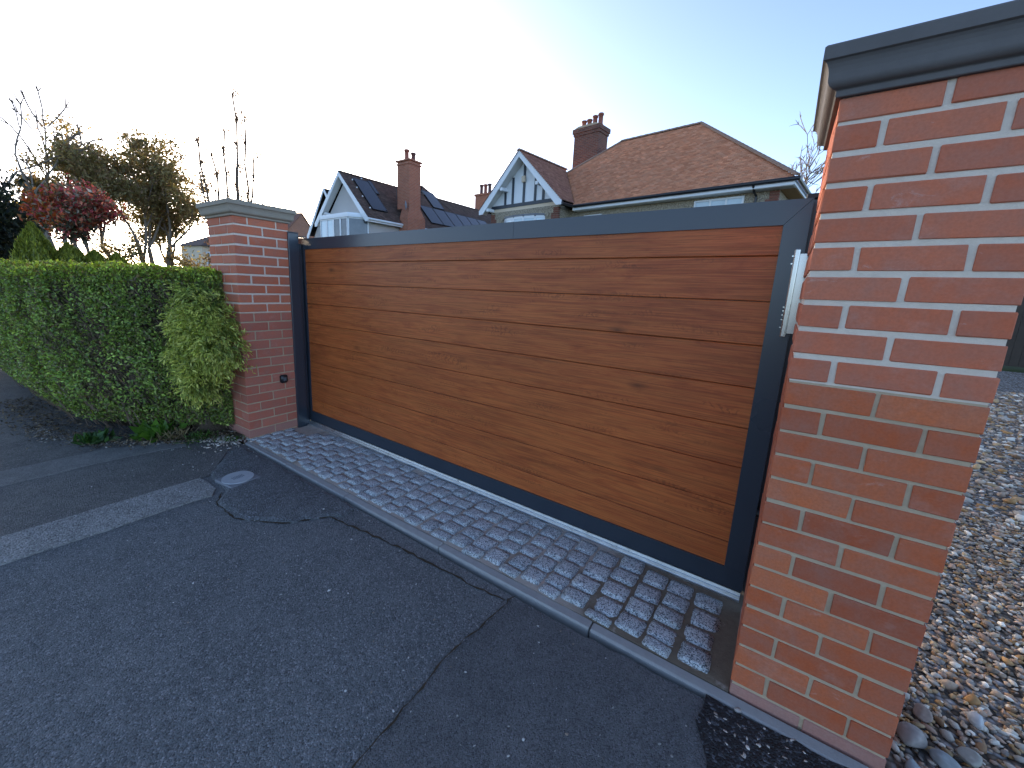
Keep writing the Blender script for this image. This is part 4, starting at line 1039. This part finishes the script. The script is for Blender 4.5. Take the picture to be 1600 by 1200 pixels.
# bowed bay window in the gable wing
bw = [(-1.12, 0.), (-.80, -.26), (-.27, -.38), (.27, -.38), (.80, -.26), (1.12, 0.)]; bz0, bz1 = 3.1, 4.46
mb = MB(); mb.prism([(gm+.1+x*1.06, gwy+y*1.12-.002) for x, y in bw], 2, bz1+.03, bz1+.10); mb.build('bay_top', X['lead'], A)
mb = MB(); rngq = random.Random(1)
arch = [(-1.32, bz1-.04)]+[(-1.32+2.64*i/12, bz1+.14+.24*math.sin(math.pi*i/12)) for i in range(13)]+[(1.32, bz1-.04), (1.2, bz1-.04)]+[(1.2-2.4*i/12, bz1+.05+.08*math.sin(math.pi*i/12)) for i in range(13)]+[(-1.2, bz1-.04)]
mb.prism([(gm+.1+x, z) for x, z in arch], 1, gwy-.05, gwy-.002); mb.build('arch', X['dash'], A)
bay = MB(); 
for (xa, ya), (xb, yb2) in zip(bw, bw[1:]):
    for t0, t1 in ((0, .09), (.91, 1)):
        p0 = Vector((xa+(xb-xa)*t0, ya+(yb2-ya)*t0)); p1 = Vector((xa+(xb-xa)*t1, ya+(yb2-ya)*t1)); nn = Vector((p1.y-p0.y, -(p1.x-p0.x))).normalized()*.03
        bay.prism([(gm+.1+q.x, gwy+q.y) for q in (p0, p1, p1-nn*-1, p0-nn*-1)], 2, bz0, bz1)
    for za, zb_ in ((bz0, bz0+.07), (bz1-.07, bz1+.029)):
        p0, p1 = Vector((xa+(xb-xa)*.09, ya+(yb2-ya)*.09)), Vector((xa+(xb-xa)*.91, ya+(yb2-ya)*.91)); nn = Vector((p1.y-p0.y, -(p1.x-p0.x))).normalized()*.028
        bay.prism([(gm+.1+q.x, gwy+q.y) for q in (p0, p1, p1+nn, p0+nn)], 2, za, zb_)
bayo = bay.build('bay_window', X['white'], A)
for (xa, ya), (xb, yb2) in zip(bw, bw[1:]):
    p0, p1 = Vector((xa+(xb-xa)*.09, ya+(yb2-ya)*.09)), Vector((xa+(xb-xa)*.91, ya+(yb2-ya)*.91)); nn = Vector((p1.y-p0.y, -(p1.x-p0.x))).normalized()*.012
    mb = MB(); mb.prism([(gm+.1+q.x, gwy+q.y) for q in (p0, p1, p1+nn, p0+nn)], 2, bz0+.07, bz1-.07); mb.build('pane', X['glass'], bayo)
# chimney
cx0, cx1, cy0, cy1, cz = -9.95, -8.62, 3.75, 4.65, 9.25
mb = MB(); mb.box((cx0, cy0, 6.0), (cx1, cy1, cz-.34)); mb.box((cx0-.04, cy0-.04, cz-.34), (cx1+.04, cy1+.04, cz-.22)); mb.box((cx0-.08, cy0-.08, cz-.22), (cx1+.08, cy1+.08, cz-.02))
ch = mb.build('chimney', X['chimney_dark'], A)
mb = MB(); mb.prism([(cx0-.06, cz-.021), (cx1+.06, cz-.021), (cx1-.2, cz+.08), (cx0+.2, cz+.08)], 1, cy0-.04, cy1+.04); mb.build('flaunching', X['mortar_tan'], ch)
for i in range(4): pot(ch, cx0+.22+i*.30, (cy0+cy1)/2, cz+.05, (.42, .42, .52, .56)[i], .125, 'pot')
mb = MB(); mb.tube([(cx0-.003, cy0+.2, 6.2), (cx0-.003, cy0+.2, cz-.4)], .012, 5); mb.build('cable', X['wire'], ch)

# --- house B: pale gabled house with solar panels
Bx, By = -18.7, 12.8
B = empty('gabled_house', (Bx, By, -.1), 'pale gabled house with solar panels and a tall red brick chimney', 'house')
zE, zR = 4.85, 7.42; hw = 2.5; bp = (zR-zE)/hw; ba = math.atan(bp); LB = 15.
DC = [(.12, .08, .068), (.10, .068, .058), (.14, .095, .08)]
mb = MB(); mb.add([(0, 0, zE-.03), (-hw, 0, zR-.03), (-2*hw, 0, zE-.03), (0, LB, zE-.03), (-hw, LB, zR-.03), (-2*hw, LB, zE-.03)], [(0, 3, 4, 1), (1, 4, 5, 2), (3, 5, 4)]); br_ = mb.build('roof', X['tile_dark'], B)
bsl = hw/math.cos(ba)
tiles('roof_tiles', 'tile_dark', br_, lambda s, t: (-s*math.cos(ba), t, zE+s*math.sin(ba)), 32, bsl, lambda s: (-.05, LB), DC, 11, .18)
ridge_tiles(br_, (-hw, -.05, zR-.02), (-hw, LB, zR-.02), 34, .11, plain('dark_ridge', (.09, .065, .055), .9, var=.3))
hx = 3.2; hz = zE+hx*bp; hy0 = 7.0
mb = MB(); mb.add([(-.0, hy0-hx, zE-.04), (-.0, hy0+hx, zE-.04), (-hx, hy0, hz-.02), (-11, hy0, hz-.02), (-11, hy0-hx, zE-.04), (-11, hy0+hx, zE-.04)], [(0, 1, 2), (0, 2, 3, 4), (1, 5, 3, 2), (0, 4, 5, 1), (3, 5, 4)])
br2 = mb.build('roof', X['tile_dark'], B)
tiles('roof_tiles', 'tile_dark', br2, lambda s, t: (-s*math.cos(ba), t, zE+.004+s*math.sin(ba)), 40, hx/math.cos(ba), lambda s: (hy0-hx+s*math.cos(ba), hy0+hx-s*math.cos(ba)), DC, 12, .18)
ridge_tiles(br2, (-hx, hy0, hz), (-11, hy0, hz), 20, .11, bpy.data.materials['dark_ridge'])
ridge_tiles(br2, (-hx, hy0, hz), (-.6, hy0+hx-.6, zE+.6*bp+.02), 10, .09, bpy.data.materials['dark_ridge'], 'hip_tile')
mb = MB(); mb.box((-2*hw+.35, .35, 0), (-.35, LB-.3, zE-.12)); mb.prism([(-.36, zE-.121), (-hw, zR-.42), (-2*hw+.36, zE-.121)], 1, .352, .6); mb.build('wall', X['render'], B)
for s in (0, 1):
    xe = .03 if s == 0 else -2*hw-.03; q = -1 if s == 0 else 1
    mb = MB(); mb.prism([(-hw, zR+.01), (xe, zE-.01), (xe, zE-.2), (xe+q*.2, zE-.2), (-hw, zR-.24)], 1, -.06, -.02); mb.build('barge_board', X['white'], B)
    mb = MB(); mb.add([(-hw, -.019, zR-.235), (xe+q*.06, -.019, zE-.15), (xe+q*.06, .36, zE-.15), (-hw, .36, zR-.235)], [(0, 1, 2, 3)]); mb.build('soffit', X['soffit'], B)
mb = MB(); mb.box((-2*hw+.75, .05, 5.30), (-2*hw+.95, .36, 5.42)); mb.build('purlin_end', X['white'], B)
mb = MB(); mb.box((-.06, -.015, zE-.2), (.0, LB, zE-.05)); mb.build('fascia', X['white'], B)
mb = MB(); mb.tube([(.05, -.03, zE-.07), (.05, 2.35, zE-.07)], .06, 8); mb.build('gutter', X['white'], B)
mb = MB(); mb.tube([(.05, 3.75, zE-.07), (.05, LB, zE-.07)], .06, 8); mb.build('gutter', X['white'], B)
# canted bay
by0, bt = -.55, 4.86
bpl = [(-4.1, .34), (-3.55, by0), (-1.0, by0), (-.42, .34)]
mb = MB(); mb.prism([(x*1.0+(0.1 if x > -2 else -.1), y-.10) for x, y in bpl], 2, bt, bt+.14); mb.prism([(x, y-.03) for x, y in bpl], 2, bt+.141, bt+.24); mb.build('bay_cornice', X['white'], B)
bay = MB(); cells = []
for (xa, ya), (xb, yb2), n_ in zip(bpl, bpl[1:], (1, 4, 1)):
    a_, b_ = Vector((xa, ya)), Vector((xb, yb2)); nn = Vector((b_.y-a_.y, -(b_.x-a_.x))).normalized()
    for i in range(n_):
        p0, p1 = a_.lerp(b_, i/n_), a_.lerp(b_, (i+1)/n_); f = .055/(p1-p0).length
        for t0, t1, za, zb_ in ((0, f, 2.4, bt), (1-f, 1, 2.4, bt), (f, 1-f, bt-.07, bt), (f, 1-f, 3.55, 3.62)):
            q0, q1 = p0.lerp(p1, t0), p0.lerp(p1, t1); bay.prism([tuple(q0), tuple(q1), tuple(q1+nn*.045), tuple(q0+nn*.045)], 2, za, zb_)
        cells.append((p0.lerp(p1, f), p0.lerp(p1, 1-f), nn))
bayo = bay.build('bay_window', X['white'], B)
for i, (q0, q1, nn) in enumerate(cells):
    mb = MB(); mb.prism([tuple(q0), tuple(q1), tuple(q1+nn*.015), tuple(q0+nn*.015)], 2, 3.62, bt-.07); mb.build('pane', X['glass_dark' if i >= 3 else 'glass'], bayo)
# side chimney
c0, c1, y0, y1 = -.02, .62, 2.55, 3.42
mb = MB(); mb.box((c0-.6, y0, 5.7), (c1-.35+.1, y1, 8.05)); mb.box((c0-.64, y0-.04, 8.05), (c1-.21, y1+.04, 8.13)); mb.box((c0-.60, y0+.002, 8.131), (c1-.25, y1-.002, 8.22)); mb.box((c0-.68, y0-.08, 8.221), (c1-.17, y1+.08, 8.30))
mb.box((c0-.2, y0-.18, 0), (c1-.18, y1+.32, 5.2)); mb.add([(c0-.2, y0-.18, 5.201), (c1-.18, y0-.18, 5.201), (c1-.18, y1+.32, 5.201), (c0-.2, y1+.32, 5.201), (c0-.2, y0, 5.75), (c1-.25, y0, 5.75), (c1-.25, y1, 5.75), (c0-.2, y1, 5.75)], [(0,1,5,4),(1,2,6,5),(2,3,7,6),(3,0,4,7),(4,5,6,7),(0,3,2,1)])
ch = mb.build('chimney', X['chimney_red'], B)
pot(ch, c0-.12, y0+.28, 8.28, .62, .14, 'pot'); pot(ch, c0-.12, y0+.78, 8.28, .58, .14, 'pot_dark')
mb = MB(); ax, ay = c0-.62, y0-.05
mb.tube([(ax, ay, 6.3), (ax, ay, 9.15)], .016, 5); mb.tube([(ax-.1, ay-.5, 9.18), (ax+.1, ay+.45, 9.1)], .012, 4)
for k in range(6): mb.tube([(ax-.28, ay-.45+k*.16, 9.18-k*.012), (ax+.28, ay-.45+k*.16, 9.16-k*.012)], .007, 4)
mb.build('aerial', X['wire'], ch)
mb = MB(); n_ = 16
for j, (rr_, dd) in enumerate(((0.02, .07), (.13, .055), (.21, .02), (.25, 0))):
    mb.v += [(c0+.42+dd*.7+math.cos(2*math.pi*k/n_)*rr_*.62, y0-.30+dd*.7-math.cos(2*math.pi*k/n_)*rr_*.75, 5.80+math.sin(2*math.pi*k/n_)*rr_) for k in range(n_)]
for j in range(3):
    for k in range(n_): mb.f.append((j*n_+k, j*n_+(k+1) % n_, (j+1)*n_+(k+1) % n_, (j+1)*n_+k))
mb.f.append(tuple(range(n_))); mb.tube([(c0+.42, y0-.38, 5.83), (c0+.3, y0+.05, 5.70)], .02, 6); mb.build('satellite_dish', X['lead'], ch)
# solar panels on the roof slope
ca, sa = math.cos(ba), math.sin(ba)
def panel(s0, s1, t0, t1):
    mb = MB(); g_ = .02
    def Pn(s, t, h): return (-s*ca+sa*h, t, zE+s*sa+ca*h)
    for ss, se in ((s0, s1),):
        vs_ = [Pn(s, t, h) for h in (.05, .11) for s, t in ((ss+g_, t0+g_), (ss+g_, t1-g_), (se-g_, t1-g_), (se-g_, t0+g_))]
        mb.add(vs_, [(0,3,2,1),(4,5,6,7),(0,1,5,4),(1,2,6,5),(2,3,7,6),(3,0,4,7)])
    p = mb.build('solar_panel', X['solar'], B)
    mb = MB()
    for (a_, b_, c_, d_) in ((s0, s0+.03, t0, t1), (s1-.03, s1, t0, t1), (s0+.031, s1-.031, t0, t0+.03), (s0+.031, s1-.031, t1-.03, t1)):
        mb.add([Pn(s, t, h) for h in (.04, .118) for s, t in ((a_+.004, c_+.004), (a_+.004, d_-.004), (b_-.004, d_-.004), (b_-.004, c_+.004))], [(0,3,2,1),(4,5,6,7),(0,1,5,4),(1,2,6,5),(2,3,7,6),(3,0,4,7)])
    mb.build('panel_frame', X['pvc_black'], p)
panel(.66, 3.18, .62, 1.66)
panel(2.2, 3.3, 1.68, 1.95)
for i in range(6): panel(.55, 2.15, 5.05+i*1.16, 6.18+i*1.16)
panel(2.3, 3.95, 6.45, 7.55)
for t, s in ((.45, .7), (.45, 1.6), (.45, 2.3), (.5, 2.95), (1.3, 3.32)):
    mb = MB(); mb.cbox((-s*ca+.04, t-.03, zE+s*sa+.04), (-s*ca+.11, t+.03, zE+s*sa+.11), .01); mb.build('roof_clip', X['white'], B)
# second gable of the pair, further left
mb = MB(); mb.add([(-6.3, 2.9, zE-.1), (-8.6, 2.9, 7.8), (-10.9, 2.9, zE-.1), (-6.3, 9., zE-.1), (-8.6, 9., 7.8), (-10.9, 9., zE-.1)], [(0, 3, 4, 1), (1, 4, 5, 2), (3, 5, 4)]); g2 = mb.build('roof', X['tile_dark'], B)
tiles('roof_tiles', 'tile_dark', g2, lambda s, t: (-6.3-s*.614, t, zE-.08+s*.789), 34, 3.72, lambda s: (2.85, 9.), DC, 13, .18)
mb = MB(); mb.box((-10.6, 3.2, 0), (-6.6, 8.9, zE-.2)); mb.prism([(-6.6, zE-.2), (-8.6, 7.45), (-10.6, zE-.2)], 1, 3.202, 3.5); mb.build('wall', X['render'], B)
for s in (0, 1):
    xe = -6.25 if s == 0 else -10.95; q = -1 if s == 0 else 1
    mb = MB(); mb.prism([(-8.6, 7.84), (xe, zE-.10), (xe, zE-.3), (xe+q*.2, zE-.3), (-8.6, 7.58)], 1, 2.82, 2.86); mb.build('barge_board', X['white'], B)
window(B, 0, 3.2, -9.6, -7.6, 3.0, 4.3, 3, 'glass_dark')
# chimney of the house beyond
Cc = empty('neighbouring_house', (-21.5, 31., -.1), 'far roof whose brick chimney shows left of the half-timbered gable', 'house')
mb = MB(); mb.box((-4, -1, 0), (4, 6, 5)); mb.build('wall', X['render'], Cc)
mb = MB(); mb.prism([(-4.3, 5.001), (4.3, 5.001), (0, 8.6)], 1, -1.2, 6.2); mb.build('roof', plain('far_roof', (.09, .06, .05), .9, var=.3), Cc)
mb = MB(); mb.box((-2.6, -2.6, 0), (-1.1, -1.6, 9.35)); mb.box((-2.68, -2.68, 9.351), (-1.02, -1.52, 9.5)); ch = mb.build('chimney', X['chimney_red'], Cc)
for i in range(3): pot(ch, -2.3+i*.45, -2.1, 9.5, .85, .17, 'pot_dark' if i != 1 else 'pot')

# --- far brick gable in the glow, and the cream house by the trees
D = empty('brick_gable_house', (-52.5, 28.2, -.1), 'pinkish brick gable glowing in the low sun behind the far pillar', 'house', rad(28))
mb = MB(); mb.prism([(-4., 0), (4., 0), (4., 6.9), (0, 9.9), (-4., 6.9)], 0, -8, 0); mb.build('wall', X['gable_brick'], D)
mb = MB()
for s in (-1, 1): mb.prism([(0, 9.93), (s*4.3, 6.72), (s*4.3, 6.87), (0, 10.10)], 0, -8.1, .12)
mb.build('roof', plain('gable_roof_tiles', (.20, .10, .07), .9, var=.3), D)
Eh = empty('cream_house', (-36., 11.0, -.1), 'cream house with a white window seen between the trees and the far pillar', 'house', rad(14))
mb = MB(); mb.box((-2.5, -.1, 0), (0, 6, 3.75)); mb.build('wall', X['cream'], Eh)
mb = MB(); mb.add([(.3, -.35, 3.751), (.3, 6.4, 3.751), (-2.8, 6.4, 3.751), (-2.8, -.35, 3.751), (-1.2, 1.6, 4.75), (-1.2, 3.5, 4.75)], [(0, 1, 5, 4), (0, 4, 3), (1, 2, 5), (2, 3, 4, 5), (0, 3, 2, 1)]); mb.build('roof', bpy.data.materials['far_roof'], Eh)
window(Eh, 1, 0., .15, .95, 2.1, 3.35, 3, 'glass_dark', .07, 1)

# ------------------------------------------------------------------ small far things
fn = empty('timber_fence', (5.2, 13.6, -.1), 'dark timber fence at the far end of the gravel drive', 'fence')
rng = random.Random(7)
for i in range(22):
    mb = MB(); mb.cbox((0, 0, .05), (.145, .022, 1.85+rng.uniform(-.01, .01)), .003); link('board', mb.mesh('board', X['fence']), fn, (-1.4+i*.15, rng.uniform(-.004, .004), 0))
for x in (-1.5, .4, 2.0):
    mb = MB(); mb.box((x, .03, 0), (x+.1, .13, 1.95)); mb.build('post', X['fence'], fn)
for z in (.35, 1.5):
    mb = MB(); mb.box((-1.5, .023, z), (2.1, .029, z+.09)); mb.build('rail', X['fence'], fn)
def wire(a, b, sag, label, rr_=.008):
    a, b = Vector(a), Vector(b); pts = [a.lerp(b, i/24)-Vector((0, 0, sag*4*(i/24)*(1-i/24))) for i in range(25)]
    mb = MB(); mb.tube(pts, rr_, 5); tag(mb.build('overhead_wire', X['wire'], None, False), label, 'wire', 'overhead wires')
wire((-26.5, -4.5, 9.2), (-10.6, 17.2, 8.0), .25, 'thin overhead wire running across the sky to the half-timbered house')
wire((-26.5, -4.6, 9.0), (-29., 17.0, 7.8), .2, 'faint overhead wire high on the left running to the pale gabled house')
